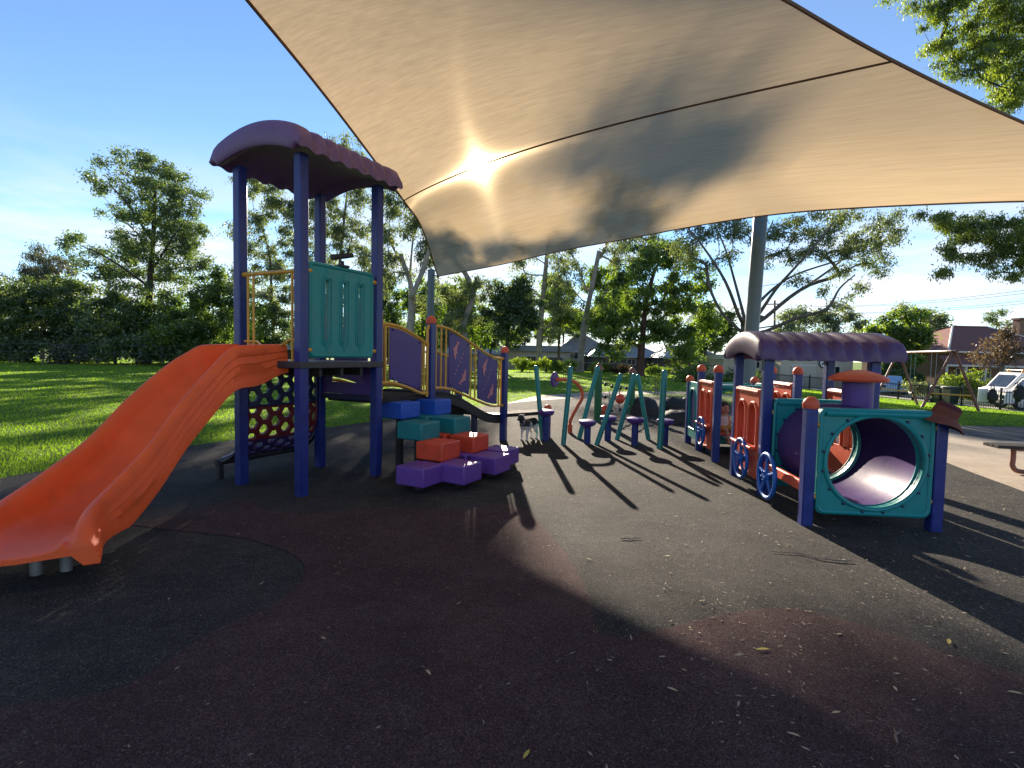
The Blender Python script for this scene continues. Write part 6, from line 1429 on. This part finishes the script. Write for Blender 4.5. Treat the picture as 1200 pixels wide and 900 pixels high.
def bag_on_fence(px_, py_, r, lab):
    c = at(px_, py_, 26.6); rn = random.Random(int(px_)); mb = MB().ball(c, r, 16, sq=(0.85, 0.5, 1.15)); mb.v = [(x + rn.uniform(-.06, .06), y + rn.uniform(-.03, .03), z + rn.uniform(-.06, .05)) for x, y, z in mb.v]
    t = thing('bag', lab, 'bag', tuple(c - ZU * r)); obj('sack', mb, M_['darkcloth'], t, smooth=180); obj('strap', MB().tube([c + Vector((-0.12, 0, r * 0.7)), c + Vector((-0.05, 0.05, r + 0.22)), c + Vector((0.08, 0.05, r + 0.2)), c + Vector((0.12, 0, r * 0.7))], 0.02, 6), M_['darkcloth'], t)
bag_on_fence(1163, 464, 0.30, 'dark grey bag hanging on the fence beside the white board'); bag_on_fence(1194, 461, 0.33, 'larger black bag hanging on the fence at the right edge')
def wheelie_bin(px_, Y, lab):
    g = gh(px_, Y); t = thing('wheelie_bin', lab, 'bin', tuple(g))
    mb = MB(); mb.v = [(-.24, -.26, .06), (.24, -.26, .06), (.24, .26, .06), (-.24, .26, .06), (-.29, -.34, .98), (.29, -.34, .98), (.29, .32, .98), (-.29, .32, .98)]; mb.f = [(3, 2, 1, 0), (4, 5, 6, 7), (0, 1, 5, 4), (1, 2, 6, 5), (2, 3, 7, 6), (3, 0, 4, 7)]
    obj('body', mb, M_['bin'], t, bevel=0.03, local=True); obj('lid', MB().box(-.31, .31, -.36, .36, .985, 1.05), M_['bin'], t, bevel=0.02, local=True); obj('handle', MB().tube([(-.25, .36, .95), (-.25, .44, .96), (.25, .44, .96), (.25, .36, .95)], .02, 6), M_['bin'], t, local=True)
    for s in (-1, 1): obj('wheel', MB().lathe([(.12, -.03), (.12, .03)], (s * .27, .27, .12), ((0, 1, 0), (0, 0, 1), (1, 0, 0)), 14), M_['tyre'], t, local=True)
wheelie_bin(1117, 31, 'dark green wheelie bin behind the fence, right of the swing leg'); wheelie_bin(1104, 32, 'dark green wheelie bin half hidden by the swing leg')
# ---- swing set
def swing():
    A1, A2 = Vector((16.2, 19.8, 0)), Vector((17.9, 25.0, 0)); d = (A2 - A1).normalized(); s = Vector((d.y, -d.x, 0)); zt = 1.95
    t = thing('swing_set', 'brown steel A-frame swing with two dark seats on the lawn at right', 'swing set', (A1.x, A1.y, hgt(A1.x, A1.y)))
    obj('beam', MB().tube([A1 - d * 0.25 + ZU * zt, A2 + d * 0.2 + ZU * zt], 0.055, 10), M_['rust'], t)
    for A in (A1, A2):
        ft = [A + s * (0.88 * k) for k in (-1, 1)]; ft = [Vector((p.x, p.y, hgt(p.x, p.y))) for p in ft]
        for p, k in zip(ft, (-1, 1)): obj('leg', MB().tube([p, A + ZU * zt + s * 0.03 * k], 0.05, 10), M_['rust'], t)
        q = [p.lerp(A + ZU * zt, 0.26) for p in ft]; obj('cross_brace', MB().tube(q, 0.03, 8), M_['yellow'], t)
    for f in (0.30, 0.68):
        c = A1.lerp(A2, f); z = hgt(c.x, c.y) + 0.55
        st = obj('swing_seat', MB().tube([c - d * 0.22 + ZU * (z + 0.06), c - d * 0.12 + ZU * z, c + d * 0.12 + ZU * z, c + d * 0.22 + ZU * (z + 0.06)], 0.045, 8), M_['black'], t)
        for k in (-1, 1): obj('chain', MB().tube([c + d * 0.22 * k + ZU * (z + 0.06), c + d * 0.24 * k + ZU * zt], 0.008, 5), M_['galv'], t)
swing()
# ---- picnic seat at the right edge
M_['benchgrey'] = mat('dark_bench_slats', (0.045, 0.043, 0.042), 0.85, 0.2, 8, dirt=0.1, spec=0.1)
def bench():
    c = at(1161, 520, 7.35); z = c.z; c = Vector((c.x, c.y, 0)); d = Vector((0.985, -0.17, 0)).normalized(); n = Vector((0.17, 0.985, 0)).normalized()
    t = thing('picnic_bench', 'grey slatted picnic seat on bent pipe legs at the right edge', 'bench', tuple(c + d * 0.9))
    for k in range(3): obj('slat', MB().obox(c + d * 0.95 + n * (k - 1) * 0.105 + ZU * (z - 0.02), (d, n, ZU), (0.95, 0.048, 0.022)), M_['benchgrey'], t, bevel=0.006)
    for x in (0.28, 1.6):
        p = c + d * x; pts = smooth_path([p + ZU * (z - 0.045), p + ZU * (z - 0.20), p + ZU * 0.12, p + d * 0.06 + ZU * 0.05, p + d * 0.22 - n * 0.02 + ZU * 0.042, p + d * 0.4 + ZU * 0.042], 5)
        obj('leg', MB().tube(pts, 0.032, 10), M_['rust'], t); obj('bracket', MB().obox(p + ZU * (z - 0.055), (d, n, ZU), (0.03, 0.15, 0.01)), M_['rust'], t)
bench()
# ---- overhead wires
def wires():
    b = gh(908, 72); top = at(908, 352, 72)
    t = thing('utility_pole', 'thin timber utility pole far behind the spreading gum', 'utility pole', tuple(b)); obj('pole', MB().tube([b, top], [0.16, 0.12], 8), BARK['grey'], t); obj('crossarm', MB().obox(top - ZU * 0.5, ((0.9, -0.4, 0), (0.4, 0.9, 0), ZU), (1.1, 0.06, 0.07)), BARK['grey'], t)
    e = gh(1330, 30); et = Vector((e.x, e.y, 6.9)); t2 = thing('utility_pole', 'timber utility pole beyond the right edge', 'utility pole', tuple(e)); obj('pole', MB().tube([e, et], [0.16, 0.13], 8), BARK['grey'], t2); obj('crossarm', MB().obox(et - ZU * 0.4, ((0.9, 0.4, 0), (-0.4, 0.9, 0), ZU), (1.1, 0.06, 0.07)), BARK['grey'], t2)
    for k in range(4):
        a = top - ZU * (0.45 + (k // 2) * 0.7) + Vector((0.9, -0.4, 0)) * (-0.8 + (k % 2) * 1.6); c = et - ZU * (0.35 + (k // 2) * 0.7) + Vector((0.9, 0.4, 0)) * (-0.8 + (k % 2) * 1.6)
        pts = [a.lerp(c, f) - ZU * 0.9 * 4 * f * (1 - f) for f in [i / 16 for i in range(17)]]
        tag(obj('power_line', MB().tube(pts, 0.014, 4), M_['fence']), ['upper far wire of the overhead line at right', 'upper near wire of the overhead line at right', 'lower far wire of the overhead line at right', 'lower near wire of the overhead line at right'][k], 'wire', 'overhead wires')
wires()
